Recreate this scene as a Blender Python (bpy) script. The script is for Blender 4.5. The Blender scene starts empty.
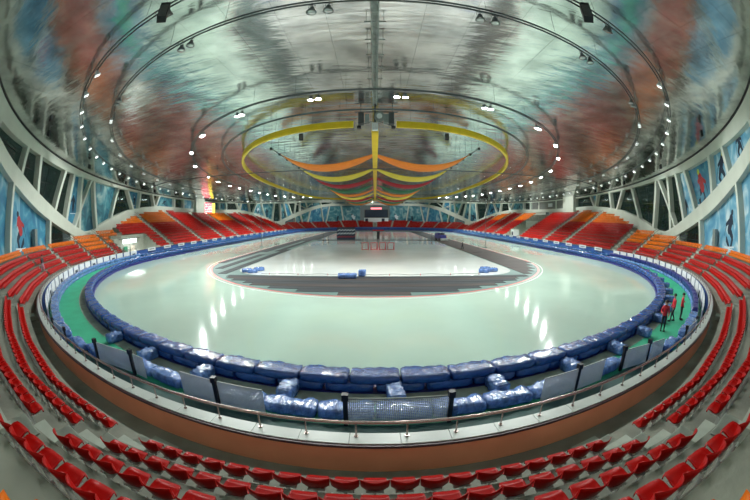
import bpy, math, random
from mathutils import Vector, Matrix

random.seed(11)
SC = bpy.context.scene
COL = SC.collection
PI = math.pi

# ------------------------------------------------------------------ camera (a real 16 mm fisheye), world, exposure
EYE = 6.17
cam_data = bpy.data.cameras.new('camera')
cam_data.type = 'PANO'
cam_data.sensor_width = 36.0
cam_data.sensor_height = 24.0
cam_data.clip_end = 1000
try:
    cam_data.panorama_type = 'FISHEYE_EQUISOLID'
    cam_data.fisheye_lens = 15.88
    cam_data.fisheye_fov = math.radians(200)
except Exception:
    pass
try:
    cam_data.cycles.panorama_type = 'FISHEYE_EQUISOLID'
    cam_data.cycles.fisheye_lens = 15.88
    cam_data.cycles.fisheye_fov = math.radians(200)
except Exception:
    pass
cam = bpy.data.objects.new('camera', cam_data)
COL.objects.link(cam)
cam.location = (0, 0, EYE)
cam.rotation_euler = (math.radians(90 - 5.27), 0, 0)
SC.camera = cam

world = bpy.data.worlds.new('world')
SC.world = world
world.use_nodes = True
world.node_tree.nodes['Background'].inputs[0].default_value = (0.18, 0.23, 0.22, 1)
world.node_tree.nodes['Background'].inputs[1].default_value = 0.22

SC.view_settings.view_transform = 'Standard'
SC.view_settings.look = 'None'
SC.view_settings.gamma = 1.0
SC.view_settings.use_curve_mapping = False
SC.view_settings.exposure = 0.72
LAMP_W = 5700.0          # watts of one lamp pair of the bright ring
SIDE_W = 2400.0          # watts of one lamp pair of the long ring

# ------------------------------------------------------------------ materials
def new_mat(name):
    m = bpy.data.materials.new(name)
    m.use_nodes = True
    nt = m.node_tree
    return m, nt, nt.nodes['Principled BSDF']

def pmat(name, col, rough=0.6, metal=0.0, var=0.12, scale=3.0, bump=0.0, bscale=20.0, stretch=None, spec=0.5, emit=None, coat=0.0, detail=3.0):
    m, nt, b = new_mat(name)
    b.inputs['Roughness'].default_value = rough
    b.inputs['Metallic'].default_value = metal
    b.inputs['Specular IOR Level'].default_value = spec
    if coat:
        b.inputs['Coat Weight'].default_value = coat
        b.inputs['Coat Roughness'].default_value = 0.12
    tc = nt.nodes.new('ShaderNodeTexCoord')
    vec = tc.outputs['Object']
    if stretch:
        mp = nt.nodes.new('ShaderNodeMapping')
        mp.inputs['Scale'].default_value = stretch
        nt.links.new(vec, mp.inputs['Vector'])
        vec = mp.outputs['Vector']
    if var > 0:
        n = nt.nodes.new('ShaderNodeTexNoise')
        n.inputs['Scale'].default_value = scale
        n.inputs['Detail'].default_value = detail
        nt.links.new(vec, n.inputs['Vector'])
        r = nt.nodes.new('ShaderNodeValToRGB')
        r.color_ramp.elements[0].position = 0.3
        r.color_ramp.elements[1].position = 0.7
        r.color_ramp.elements[0].color = [c * (1 - var) for c in col] + [1]
        r.color_ramp.elements[1].color = [min(1, c * (1 + var)) for c in col] + [1]
        nt.links.new(n.outputs['Fac'], r.inputs['Fac'])
        nt.links.new(r.outputs['Color'], b.inputs['Base Color'])
    else:
        b.inputs['Base Color'].default_value = list(col) + [1]
    if bump > 0:
        n2 = nt.nodes.new('ShaderNodeTexNoise')
        n2.inputs['Scale'].default_value = bscale
        n2.inputs['Detail'].default_value = 4
        nt.links.new(vec, n2.inputs['Vector'])
        bp = nt.nodes.new('ShaderNodeBump')
        bp.inputs['Strength'].default_value = bump
        bp.inputs['Distance'].default_value = 0.1
        nt.links.new(n2.outputs['Fac'], bp.inputs['Height'])
        nt.links.new(bp.outputs['Normal'], b.inputs['Normal'])
    if emit:
        b.inputs['Emission Color'].default_value = list(emit[0]) + [1]
        b.inputs['Emission Strength'].default_value = emit[1]
    return m

M = {}
M['concrete'] = pmat('concrete', (0.25, 0.255, 0.21), 0.8, var=0.25, scale=0.7, bump=0.12, bscale=8)
M['step'] = pmat('step_concrete', (0.40, 0.43, 0.37), 0.7, var=0.12, scale=2.0, bump=0.08)
M['ground'] = pmat('ground', (0.16, 0.17, 0.15), 0.85, var=0.2, scale=0.4)
M['podium'] = pmat('podium_paint', (0.95, 0.37, 0.21), 0.5, var=0.10, scale=0.6)
M['captile'] = pmat('cap_tile', (0.50, 0.54, 0.51), 0.35, var=0.08, scale=1.2)
M['capedge'] = pmat('cap_edge', (0.07, 0.035, 0.045), 0.4, var=0.1)
M['steel'] = pmat('rail_steel', (0.45, 0.36, 0.34), 0.25, metal=0.85, var=0.08)
M['ice'] = None
M['rink'] = None
M['white'] = pmat('white_paint', (0.62, 0.65, 0.57), 0.6, var=0.05, scale=0.5)
M['white2'] = pmat('white_board', (0.74, 0.77, 0.78), 0.4, var=0.06, scale=3)
M['red_seat'] = pmat('red_plastic', (0.36, 0.004, 0.003), 0.34, var=0.10, scale=1.5, spec=0.10)
M['orange_seat'] = pmat('orange_plastic', (0.62, 0.13, 0.004), 0.34, var=0.10, scale=1.5, spec=0.10)
M['bracket'] = pmat('bracket_metal', (0.65, 0.66, 0.64), 0.4, metal=0.3, var=0.05)
M['blue_pad'] = pmat('blue_wrap', (0.018, 0.072, 0.27), 0.22, var=0.30, scale=2.0, bump=0.75, bscale=5.5, stretch=(0.6, 1.6, 1.0), coat=0.4)
M['blue_pad2'] = pmat('pale_blue_wrap', (0.12, 0.22, 0.50), 0.20, var=0.35, scale=3.0, bump=0.9, bscale=7.0, stretch=(1.6, 0.6, 1.0), coat=0.5)
M['blue_cloth'] = pmat('blue_cloth', (0.035, 0.10, 0.34), 0.6, var=0.2, scale=0.8)
M['dark_blue'] = pmat('dark_blue_vinyl', (0.018, 0.02, 0.16), 0.35, var=0.2, scale=2.0, bump=0.2)
M['green'] = pmat('green_mat', (0.03, 0.36, 0.20), 0.55, var=0.12, scale=1.0)
M['green_shade'] = pmat('green_mat_shade', (0.03, 0.085, 0.075), 0.7, var=0.2, scale=1.5)  # green floor as it looks in shade, darkness put into the colour
M['greymat'] = pmat('grey_mat', (0.36, 0.38, 0.31), 0.85, var=0.22, scale=1.6, bump=0.1)
M['infield'] = pmat('infield_base', (0.085, 0.14, 0.13), 0.6, spec=0.3, var=0.25, scale=0.25)
M['rubber'] = pmat('black_rubber', (0.030, 0.033, 0.037), 0.7, spec=0.2, var=0.35, scale=0.6, stretch=(0.25, 3.0, 1))
M['rubber2'] = pmat('brown_rubber', (0.045, 0.037, 0.035), 0.7, spec=0.2, var=0.35, scale=0.6, stretch=(0.25, 3.0, 1))
M['redline'] = pmat('red_line', (0.50, 0.05, 0.05), 0.35, var=0.1)
M['whiteline'] = pmat('white_line', (0.62, 0.64, 0.62), 0.3, var=0.05)
M['truss'] = pmat('truss_metal', (0.13, 0.14, 0.14), 0.45, metal=0.6, var=0.1)
M['truss2'] = pmat('grey_steel', (0.30, 0.33, 0.31), 0.45, metal=0.5, var=0.1)
M['net'] = pmat('net_cord', (0.60, 0.61, 0.57), 0.7, var=0.05)
M['black'] = pmat('black_plastic', (0.012, 0.012, 0.014), 0.45, var=0.1)
M['lamp'] = pmat('lamp_housing', (0.16, 0.17, 0.17), 0.35, metal=0.7, var=0.1)
M['lamp_w'] = pmat('pale_lamp_housing', (0.75, 0.77, 0.75), 0.35, metal=0.1, var=0.05)
M['lens_off'] = pmat('lamp_glass', (0.55, 0.58, 0.56), 0.12, metal=0.6, var=0.05)
M['lens_on'] = pmat('lit_lamp_glass', (0.9, 0.9, 0.9), 0.3, var=0, emit=((0.93, 1.0, 0.97), 40.0))
M['lens_dim'] = pmat('dim_lamp_glass', (0.9, 0.9, 0.9), 0.3, var=0, emit=((0.93, 1.0, 0.97), 0.9))
M['yellow'] = pmat('yellow_paint', (0.80, 0.56, 0.01), 0.5, var=0.08, scale=0.5)
M['c_orange'] = pmat('orange_cloth', (0.85, 0.24, 0.03), 0.8, var=0.08)
M['c_yellow'] = pmat('yellow_cloth', (0.80, 0.66, 0.08), 0.8, var=0.08)
M['c_red'] = pmat('red_cloth', (0.42, 0.02, 0.035), 0.8, var=0.1)
M['c_green'] = pmat('green_cloth', (0.05, 0.20, 0.10), 0.8, var=0.1)
M['leaf'] = pmat('leaf', (0.22, 0.36, 0.06), 0.7, var=0.4, scale=1.0)
M['bark'] = pmat('bark', (0.08, 0.06, 0.04), 0.8, var=0.2)
M['grass'] = pmat('grass_ground', (0.05, 0.08, 0.03), 0.9, var=0.3, scale=0.3)
M['skin'] = pmat('skin', (0.55, 0.33, 0.24), 0.5, var=0.05)
M['jacket_red'] = pmat('red_jacket', (0.60, 0.015, 0.03), 0.55, var=0.1)
M['jacket_black'] = pmat('black_jacket', (0.02, 0.02, 0.025), 0.6, var=0.1)
M['jacket_pink'] = pmat('pale_jacket', (0.55, 0.42, 0.55), 0.6, var=0.1)
M['trousers'] = pmat('dark_trousers', (0.015, 0.015, 0.02), 0.7, var=0.1)
M['hair'] = pmat('dark_hair', (0.02, 0.015, 0.012), 0.6, var=0.1)
M['glow_white'] = pmat('lit_window', (0.8, 0.9, 0.9), 0.4, var=0, emit=((0.80, 1.0, 0.98), 1.6))
M['beige'] = pmat('beige_panel', (0.55, 0.50, 0.40), 0.6, var=0.1)
M['grille'] = pmat('grey_grille', (0.16, 0.17, 0.155), 0.6, var=0.2)
M['tyre'] = pmat('tyre', (0.02, 0.02, 0.02), 0.7, var=0.1)
M['p_skin'] = pmat('print_skin', (0.45, 0.28, 0.2), 0.7, var=0.1)
M['p_dark'] = pmat('print_navy', (0.012, 0.025, 0.05), 0.7, var=0.3)
M['p_red'] = pmat('print_red', (0.45, 0.03, 0.035), 0.7, var=0.2)
M['p_yellow'] = pmat('print_yellow', (0.60, 0.66, 0.06), 0.7, var=0.2)
M['p_white'] = pmat('print_white', (0.66, 0.74, 0.78), 0.7, var=0.1)
M['p_green'] = pmat('print_green', (0.02, 0.17, 0.09), 0.7, var=0.3)

def ice_mat(name, col, rough):
    m, nt, b = new_mat(name)
    tc = nt.nodes.new('ShaderNodeTexCoord')
    n = nt.nodes.new('ShaderNodeTexNoise'); n.inputs['Scale'].default_value = 0.09; n.inputs['Detail'].default_value = 5
    nt.links.new(tc.outputs['Object'], n.inputs['Vector'])
    r = nt.nodes.new('ShaderNodeValToRGB')
    r.color_ramp.elements[0].color = [c * 0.90 for c in col] + [1]
    r.color_ramp.elements[1].color = [min(1, c * 1.07) for c in col] + [1]
    r.color_ramp.elements[0].position = 0.35; r.color_ramp.elements[1].position = 0.65
    nt.links.new(n.outputs['Fac'], r.inputs['Fac'])
    nt.links.new(r.outputs['Color'], b.inputs['Base Color'])
    n2 = nt.nodes.new('ShaderNodeTexNoise'); n2.inputs['Scale'].default_value = 1.2; n2.inputs['Detail'].default_value = 3
    nt.links.new(tc.outputs['Object'], n2.inputs['Vector'])
    bp = nt.nodes.new('ShaderNodeBump'); bp.inputs['Strength'].default_value = 0.035; bp.inputs['Distance'].default_value = 0.05
    nt.links.new(n2.outputs['Fac'], bp.inputs['Height'])
    nt.links.new(bp.outputs['Normal'], b.inputs['Normal'])
    b.inputs['Roughness'].default_value = rough
    b.inputs['IOR'].default_value = 1.33
    b.inputs['Specular IOR Level'].default_value = 0.6
    return m
M['ice'] = ice_mat('track_ice', (0.395, 0.51, 0.435), 0.085)
M['rink'] = ice_mat('rink_ice', (0.56, 0.58, 0.56), 0.09)

def roof_mat():
    m, nt, b = new_mat('roof_foil')
    b.inputs['Metallic'].default_value = 0.92
    tc = nt.nodes.new('ShaderNodeTexCoord')
    geo = nt.nodes.new('ShaderNodeNewGeometry')
    mp = nt.nodes.new('ShaderNodeMapping'); mp.inputs['Scale'].default_value = (0.30, 1.0, 0.3)
    nt.links.new(geo.outputs['Position'], mp.inputs['Vector'])
    n = nt.nodes.new('ShaderNodeTexNoise'); n.inputs['Scale'].default_value = 0.9; n.inputs['Detail'].default_value = 3; n.inputs['Roughness'].default_value = 0.5
    nt.links.new(mp.outputs['Vector'], n.inputs['Vector'])
    bp = nt.nodes.new('ShaderNodeBump'); bp.inputs['Strength'].default_value = 0.34; bp.inputs['Distance'].default_value = 0.22
    nt.links.new(n.outputs['Fac'], bp.inputs['Height'])
    nt.links.new(bp.outputs['Normal'], b.inputs['Normal'])
    n3 = nt.nodes.new('ShaderNodeTexNoise'); n3.inputs['Scale'].default_value = 0.35; n3.inputs['Detail'].default_value = 5
    nt.links.new(geo.outputs['Position'], n3.inputs['Vector'])
    r = nt.nodes.new('ShaderNodeValToRGB')
    r.color_ramp.elements[0].color = (0.40, 0.41, 0.405, 1); r.color_ramp.elements[1].color = (0.72, 0.72, 0.70, 1)
    r.color_ramp.elements[0].position = 0.35; r.color_ramp.elements[1].position = 0.65
    nt.links.new(n3.outputs['Fac'], r.inputs['Fac'])
    nt.links.new(r.outputs['Color'], b.inputs['Base Color'])
    b.inputs['Roughness'].default_value = 0.16
    return m
M['roof'] = roof_mat()
M['seam'] = pmat('roof_underlay', (0.10, 0.10, 0.10), 0.6, metal=0.4, var=0.2)

def glass_mat():
    m, nt, b = new_mat('window_glass')
    out = nt.nodes['Material Output']
    tr = nt.nodes.new('ShaderNodeBsdfTransparent'); tr.inputs[0].default_value = (0.42, 0.52, 0.48, 1)
    gl = nt.nodes.new('ShaderNodeBsdfGlossy'); gl.inputs['Roughness'].default_value = 0.05
    gl.inputs['Color'].default_value = (0.55, 0.62, 0.6, 1)
    mx = nt.nodes.new('ShaderNodeMixShader'); mx.inputs[0].default_value = 0.10
    nt.links.new(tr.outputs[0], mx.inputs[1]); nt.links.new(gl.outputs[0], mx.inputs[2])
    nt.links.new(mx.outputs[0], out.inputs[0])
    return m
M['glass'] = glass_mat()

def poster_mat(name, c0, c1, c2, seed):
    m, nt, b = new_mat(name)
    tc = nt.nodes.new('ShaderNodeTexCoord')
    mp = nt.nodes.new('ShaderNodeMapping'); mp.inputs['Location'].default_value = (seed * 7.3, seed * 3.1, 0); mp.inputs['Rotation'].default_value = (0.4, 0.2, seed)
    nt.links.new(tc.outputs['Object'], mp.inputs['Vector'])
    w = nt.nodes.new('ShaderNodeTexNoise'); w.inputs['Scale'].default_value = 0.28; w.inputs['Distortion'].default_value = 1.6; w.inputs['Detail'].default_value = 3; w.inputs['Roughness'].default_value = 0.45
    nt.links.new(mp.outputs['Vector'], w.inputs['Vector'])
    r = nt.nodes.new('ShaderNodeValToRGB')
    r.color_ramp.elements[0].color = list(c0) + [1]; r.color_ramp.elements[0].position = 0.30
    r.color_ramp.elements[1].color = list(c2) + [1]; r.color_ramp.elements[1].position = 0.72
    e = r.color_ramp.elements.new(0.52); e.color = list(c1) + [1]
    nt.links.new(w.outputs['Fac'], r.inputs['Fac'])
    nt.links.new(r.outputs['Color'], b.inputs['Base Color'])
    b.inputs['Roughness'].default_value = 0.45
    return m
M['poster1'] = poster_mat('blue_print', (0.02, 0.12, 0.26), (0.06, 0.28, 0.42), (0.42, 0.58, 0.62), 1.0)
M['poster2'] = poster_mat('teal_print', (0.015, 0.10, 0.16), (0.07, 0.27, 0.33), (0.36, 0.52, 0.52), 2.3)
M['poster3'] = poster_mat('sky_print', (0.06, 0.24, 0.42), (0.16, 0.40, 0.55), (0.60, 0.72, 0.76), 3.7)

def led_mat():
    m, nt, b = new_mat('led_screen')
    tc = nt.nodes.new('ShaderNodeTexCoord')
    n = nt.nodes.new('ShaderNodeTexBrick'); n.inputs['Scale'].default_value = 1.0
    n.offset = 0.37; n.squash = 0.6; n.squash_frequency = 3
    n.inputs['Color1'].default_value = (1, 0.10, 0.18, 1); n.inputs['Color2'].default_value = (1, 0.72, 0.62, 1); n.inputs['Mortar'].default_value = (0.55, 0.02, 0.05, 1)
    n.inputs['Brick Width'].default_value = 1.1; n.inputs['Row Height'].default_value = 0.62; n.inputs['Mortar Size'].default_value = 0.13
    mp = nt.nodes.new('ShaderNodeMapping'); mp.inputs['Rotation'].default_value = (PI / 2, 0, 0)
    nt.links.new(tc.outputs['Object'], mp.inputs['Vector']); nt.links.new(mp.outputs['Vector'], n.inputs['Vector'])
    nt.links.new(n.outputs['Color'], b.inputs['Emission Color'])
    b.inputs['Base Color'].default_value = (0.05, 0.02, 0.02, 1)
    b.inputs['Emission Strength'].default_value = 2.2
    return m
M['led'] = led_mat()
M['led_yellow'] = pmat('led_yellow', (0.1, 0.1, 0.02), 0.4, var=0, emit=((1.0, 0.75, 0.08), 2.0))
M['score_text'] = pmat('scoreboard_digits', (0.3, 0.05, 0.05), 0.4, var=0, emit=((1.0, 0.22, 0.25), 1.2))

# ------------------------------------------------------------------ mesh helpers
class MB:
    def __init__(s): s.v = []; s.f = []; s.m = []; s.mi = 0
    def add(s, vs, fs):
        o = len(s.v); s.v += [tuple(p) for p in vs]
        for f in fs: s.f.append(tuple(i + o for i in f)); s.m.append(s.mi)
        return s
    def obox(s, c, ex, ey, ez):
        c, ex, ey, ez = Vector(c), Vector(ex), Vector(ey), Vector(ez)
        vs = [c + a * ex + b * ey + d * ez for a in (-1, 1) for b in (-1, 1) for d in (-1, 1)]
        return s.add(vs, [(0, 1, 3, 2), (4, 6, 7, 5), (0, 4, 5, 1), (2, 3, 7, 6), (0, 2, 6, 4), (1, 5, 7, 3)])
    def box(s, c, sx, sy, sz, rz=0.0):
        ca, sa = math.cos(rz), math.sin(rz)
        return s.obox(c, (ca * sx / 2, sa * sx / 2, 0), (-sa * sy / 2, ca * sy / 2, 0), (0, 0, sz / 2))
    def tube(s, pts, r, n=6, closed=False, caps=True):
        pts = [Vector(p) for p in pts]; N = len(pts); vs = []
        for i, p in enumerate(pts):
            if closed: d = pts[(i + 1) % N] - pts[i - 1]
            else: d = pts[min(i + 1, N - 1)] - pts[max(i - 1, 0)]
            d.normalize()
            u = d.cross(Vector((0, 0, 1)))
            if u.length < 1e-3: u = d.cross(Vector((1, 0, 0)))
            u.normalize(); w = u.cross(d)
            rr = r[i] if isinstance(r, (list, tuple)) else r
            for k in range(n):
                a = 2 * PI * (k + .5) / n; vs.append(p + u * math.cos(a) * rr + w * math.sin(a) * rr)
        fs = []
        for i in range(N if closed else N - 1):
            j = (i + 1) % N
            for k in range(n):
                l = (k + 1) % n; fs.append((i * n + k, i * n + l, j * n + l, j * n + k))
        if not closed and caps:
            fs.append(tuple(range(n))[::-1]); fs.append(tuple((N - 1) * n + k for k in range(n)))
        return s.add(vs, fs)
    def lathe(s, prof, n=12, c=(0, 0, 0)):
        vs = []; c = Vector(c)
        for r, z in prof:
            for k in range(n):
                a = 2 * PI * k / n; vs.append(c + Vector((r * math.cos(a), r * math.sin(a), z)))
        fs = []
        for i in range(len(prof) - 1):
            for k in range(n):
                l = (k + 1) % n; fs.append((i * n + k, i * n + l, (i + 1) * n + l, (i + 1) * n + k))
        fs.append(tuple(range(n))[::-1]); fs.append(tuple((len(prof) - 1) * n + k for k in range(n)))
        return s.add(vs, fs)
    def strip(s, A, B, closed=False):
        N = len(A); o = len(s.v); s.v += [tuple(p) for p in A] + [tuple(p) for p in B]
        for i in range(N if closed else N - 1):
            j = (i + 1) % N; s.f.append((o + i, o + j, o + N + j, o + N + i)); s.m.append(s.mi)
        return s
    def prism(s, poly, z0, z1):
        n = len(poly); vs = [(x, y, z0) for x, y in poly] + [(x, y, z1) for x, y in poly]
        fs = [tuple(range(n))[::-1], tuple(range(n, 2 * n))] + [(i, (i + 1) % n, n + (i + 1) % n, n + i) for i in range(n)]
        return s.add(vs, fs)
    def mesh(s, name, mats, smooth=False):
        me = bpy.data.meshes.new(name); me.from_pydata(s.v, [], s.f)
        for m in (mats if isinstance(mats, (list, tuple)) else [mats]): me.materials.append(M[m] if isinstance(m, str) else m)
        if len(me.materials) > 1: me.polygons.foreach_set('material_index', s.m)
        if smooth: me.polygons.foreach_set('use_smooth', [True] * len(me.polygons))
        me.update(); return me
    def build(s, name, mats, parent=None, smooth=False):
        return link(name, s.mesh(name, mats, smooth), parent)

def link(name, data, parent=None, loc=None, rz=None):
    o = bpy.data.objects.new(name, data); COL.objects.link(o)
    if parent is not None: o.parent = parent
    if loc is not None: o.location = loc
    if rz is not None: o.rotation_euler = (0, 0, rz)
    return o
def empty(name, loc=(0, 0, 0), rz=0.0, parent=None):
    o = link(name, None, parent, loc, rz); o.empty_display_size = 0.2; return o
def tag(o, label, cat, group=None):
    o['label'] = label; o['category'] = cat
    if group: o['group'] = group
    return o
def struct(o, label=None):
    o['kind'] = 'structure'
    if label: o['label'] = label
    return o
def stuff(o, label=None, cat=None):
    o['kind'] = 'stuff'
    if label: o['label'] = label
    if cat: o['category'] = cat
    return o
def copy_tree(o, parent=None):
    c = o.copy(); COL.objects.link(c); c.parent = parent
    for ch in o.children: copy_tree(ch, c)
    return c

# ------------------------------------------------------------------ plan geometry
DC, LS, RP = 49.9, 112.0, 39.0                 # centre of the near bend, length of the straights, radius of the padding
QA = PI / 2 * RP
HALF = 2 * QA + LS
def st(s, r):
    """oval track frame: s = arclength at the padding (0 = nearest point, + to the left); returns x, y, outward normal"""
    sg = 1 if s >= 0 else -1; a = abs(s)
    if a <= QA: t = a / RP; x, y, nx, ny = -r * math.sin(t), DC - r * math.cos(t), -math.sin(t), -math.cos(t)
    elif a <= QA + LS: x, y, nx, ny = -r, DC + a - QA, -1, 0
    else: t = PI / 2 + (a - QA - LS) / RP; x, y, nx, ny = -r * math.sin(t), DC + LS - r * math.cos(t), -math.sin(t), -math.cos(t)
    return sg * x, y, sg * nx, ny
PVERT = [(0, .0), (6.3, .33), (12.0, .30), (18.0, .05), (23.0, -.10), (28.4, .0), (39.0, -.35), (49.8, .0), (60.2, .0), (72.0, .05), (81.9, .05), (90.0, 0.0)]
def st2(s, r):
    """like st, but the near bend is a polygon of straight seat blocks"""
    if abs(s) >= QA - 1e-6: return st(s, r)
    sg = 1 if s >= 0 else -1; a = math.degrees(abs(s) / RP)
    if a <= 6.3: a0, d0, a1, d1 = -6.3, .33, 6.3, .33
    else:
        for (a0, d0), (a1, d1) in zip(PVERT[1:], PVERT[2:]):
            if a <= a1: break
    t0, t1, t = math.radians(a0), math.radians(a1), math.radians(a)
    p = (-(r + d0) * math.sin(t0), -(r + d0) * math.cos(t0)); q = (-(r + d1) * math.sin(t1), -(r + d1) * math.cos(t1))
    dx, dy = q[0] - p[0], q[1] - p[1]; u = (-math.sin(t), -math.cos(t))
    k = (p[0] * dy - p[1] * dx) / (u[0] * dy - u[1] * dx); l = math.hypot(dx, dy)
    nx, ny = dy / l, -dx / l
    if nx * u[0] + ny * u[1] < 0: nx, ny = -nx, -ny
    return sg * k * u[0], DC + k * u[1], sg * nx, ny
def sA(deg): return math.radians(deg) * RP      # s from bend angle
def sY(y): return QA + (y - DC)                 # s from y on a straight
def frame_rz(nx, ny): return math.atan2(-nx, ny)
def ring_pts(r, z, step=1.2, s0=None, s1=None):
    if s0 is None:
        n = int(2 * HALF / step); return [(*st(-HALF + 2 * HALF * i / n, r)[:2], z) for i in range(n)]
    n = max(2, int(abs(s1 - s0) / step)); return [(*st(s0 + (s1 - s0) * i / n, r)[:2], z) for i in range(n + 1)]

WA, WB, WN, WCY = 61.5, 107.5, 2.25, 106.0      # outer wall: a superellipse
def se(a, b, n, cy, t):
    c, s = math.cos(t), math.sin(t)
    return (-math.copysign(a * abs(s) ** (2 / n), s), cy - math.copysign(b * abs(c) ** (2 / n), c))
_T = [i * PI / 3000 for i in range(3001)]
_P = [se(WA, WB, WN, WCY, t) for t in _T]
_S = [0.0]
for i in range(1, len(_P)): _S.append(_S[-1] + math.dist(_P[i], _P[i - 1]))
WTOT = _S[-1]
import bisect
def W(s, off=0.0):
    """point on the outer wall, s = arclength from the near end (+ left, - right), pushed out by off"""
    sg = 1 if s >= 0 else -1; a = min(abs(s), WTOT - 1e-4)
    i = max(1, min(len(_S) - 1, bisect.bisect_left(_S, a)))
    t = (a - _S[i - 1]) / (_S[i] - _S[i - 1] + 1e-9)
    p, q = _P[i - 1], _P[i]
    x, y = p[0] + (q[0] - p[0]) * t, p[1] + (q[1] - p[1]) * t
    i0, i1 = max(0, i - 12), min(len(_P) - 1, i + 11)
    dx, dy = _P[i1][0] - _P[i0][0], _P[i1][1] - _P[i0][1]; l = math.hypot(dx, dy)
    nx, ny = -dy / l, dx / l
    if nx * x + ny * (y - WCY) < 0: nx, ny = -nx, -ny
    return sg * (x + nx * off), y + ny * off, sg * nx, ny
def inside_wall(x, y, off=0.0): return (abs(x) / (WA + off)) ** WN + (abs(y - WCY) / (WB + off)) ** WN < 1
def zroof(x, y): return 20.9 - .00031 * abs(x) ** 2.42 - .6 * ((y - 106) / 106) ** 2
def interp(tab, x):
    if x <= tab[0][0]: return tab[0][1]
    for (a, va), (b, vb) in zip(tab, tab[1:]):
        if x <= b: return va + (vb - va) * (x - a) / (b - a)
    return tab[-1][1]
BLOW = [(0, 15.6), (30, 14.7), (38, 13.4), (46, 11.2), (53.3, 8.9), (61, 6.7), (67, 5.1), (71, 4.3), (75, 4.5), (79, 5.9), (84, 7.3), (92, 9.0), (101, 10.0), (109, 10.6), (121, 10.3), (138, 10.0)]
BTOP = [(0, 17.0), (30, 16.3), (38, 15.2), (46, 13.3), (53.3, 11.2), (61, 8.8), (67, 6.8), (71, 5.7), (75, 5.9), (79, 7.1), (84, 8.4), (92, 10.0), (101, 10.9), (109, 11.4), (121, 11.2), (138, 11.0)]
WTOP = [(0, 17.6), (30, 17.1), (37, 16.8), (46, 16.5), (52, 16.3), (62, 15.6), (74, 15.2), (86.5, 14.7), (98, 14.4), (109, 14.2), (118, 13.9), (138, 13.7)]
def near_s(s): a = abs(s); return a if a <= WTOT / 2 else WTOT - a
def blow(s): return interp(BLOW, near_s(s))
def btop(s): return interp(BTOP, near_s(s))
def wtop(s): return interp(WTOP, near_s(s))
def rwall(s):
    """distance from the oval's axis to the wall, along the oval's normal"""
    r = 45.0
    while r < 66:
        x, y, _, _ = st(s, r)
        if not inside_wall(x, y): return r
        r += 0.2
    return r

F_PX, PITCH = 330.8, math.radians(5.27)
def view(x, y, z):
    """angle from the lens axis and distance, used only to rank how large repeats show"""
    z -= EYE
    f = y * math.cos(PITCH) - z * math.sin(PITCH); d = math.sqrt(x * x + y * y + z * z)
    dn = -(y * math.sin(PITCH) + z * math.cos(PITCH))
    th = math.acos(max(-1, min(1, f / d))); r = 2 * F_PX * math.sin(th / 2); h = math.hypot(x, dn) or 1
    return x / h * r, dn / h * r, d
def in_view(x, y, z, m=10):
    u, v, d = view(x, y, z); return abs(u) < 375 + m and abs(v) < 250 + m


# ------------------------------------------------------------------ floors and ice
def ngon(name, pts, mat, parent=None):
    b = MB(); b.add(pts, [tuple(range(len(pts)))]); return b.build(name, mat, parent)
g = MB(); g.add([(-160, -60, -0.25), (160, -60, -0.25), (160, 280, -0.25), (-160, 280, -0.25)], [(0, 1, 2, 3)])
struct(g.build('ground', 'grass'), 'dark grass outside the hall windows')
struct(ngon('floor', [(*W(-WTOT + 2 * WTOT * i / 300, 0.9)[:2], -0.1) for i in range(300)], 'ground'), 'dark concrete slab under the whole hall')
struct(ngon('floor_ice', ring_pts(RP + .05, 0.0)[::-1], 'ice'), 'pale mint ice of the long skating oval')
# raised trackside strip: kerb, grey mats, green floor
b = MB()
b.strip(ring_pts(38.92, 0.002), ring_pts(38.92, 0.3), True); b.strip(ring_pts(38.92, .3), ring_pts(39.9, 0.3), True)
struct(b.build('kerb', 'dark_blue'), 'low dark blue kerb along the edge of the ice')
b = MB(); b.strip(ring_pts(39.9, .3), ring_pts(40.55, .3), True)
struct(b.build('floor_grey_mat', 'greymat'), 'grey matting behind the padding')
b = MB(); b.strip(ring_pts(40.55, .3), ring_pts(44.02, .3), True)
struct(b.build('floor_green', 'green'), 'green rubber floor between padding and podium wall')
b = MB(); b.strip(ring_pts(41.85, .306, .8, sA(-20), sA(20)), ring_pts(44.02, .306, .8, sA(-20), sA(20)))  # dark strip over the green floor, painted shade of podium wall and boards
struct(b.build('floor_green_shade', 'green_shade'), 'painted shade on the green floor between the mesh panels and the podium wall')
# infield
def rrect(x0, x1, y0, y1, r, n=8):
    P = []
    for cx, cy, a0 in ((x1 - r, y1 - r, 0), (x0 + r, y1 - r, 90), (x0 + r, y0 + r, 180), (x1 - r, y0 + r, 270)):
        for i in range(n + 1):
            a = math.radians(a0 + 90 * i / n); P.append((cx + r * math.cos(a), cy + r * math.sin(a)))
    return P
struct(ngon('floor_infield', ring_pts(24.0, 0.012)[::-1], 'infield'), 'teal grey infield base inside the red line')
for r0, r1, m, nm, z in ((24.0, 24.22, 'redline', 'trim_red_line', .016), (24.62, 24.70, 'whiteline', 'trim_white_line', .010), (24.22, 24.32, 'rink', 'trim_pale_band', .008)):
    b = MB(); b.strip(ring_pts(r0, z), ring_pts(r1, z), True); struct(b.build(nm, m))
struct(ngon('floor_rink', [(x, y, .03) for x, y in rrect(-17.4, 17.4, 35.4, 97.2, 5.0)], 'rink'), 'white ice of the inner rink')
struct(ngon('floor_rink_far', [(x, y, .03) for x, y in rrect(-17.4, 17.4, 100.6, 172.0, 5.0)], 'rink'), 'pale ice beyond the dark cross strip')

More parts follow.
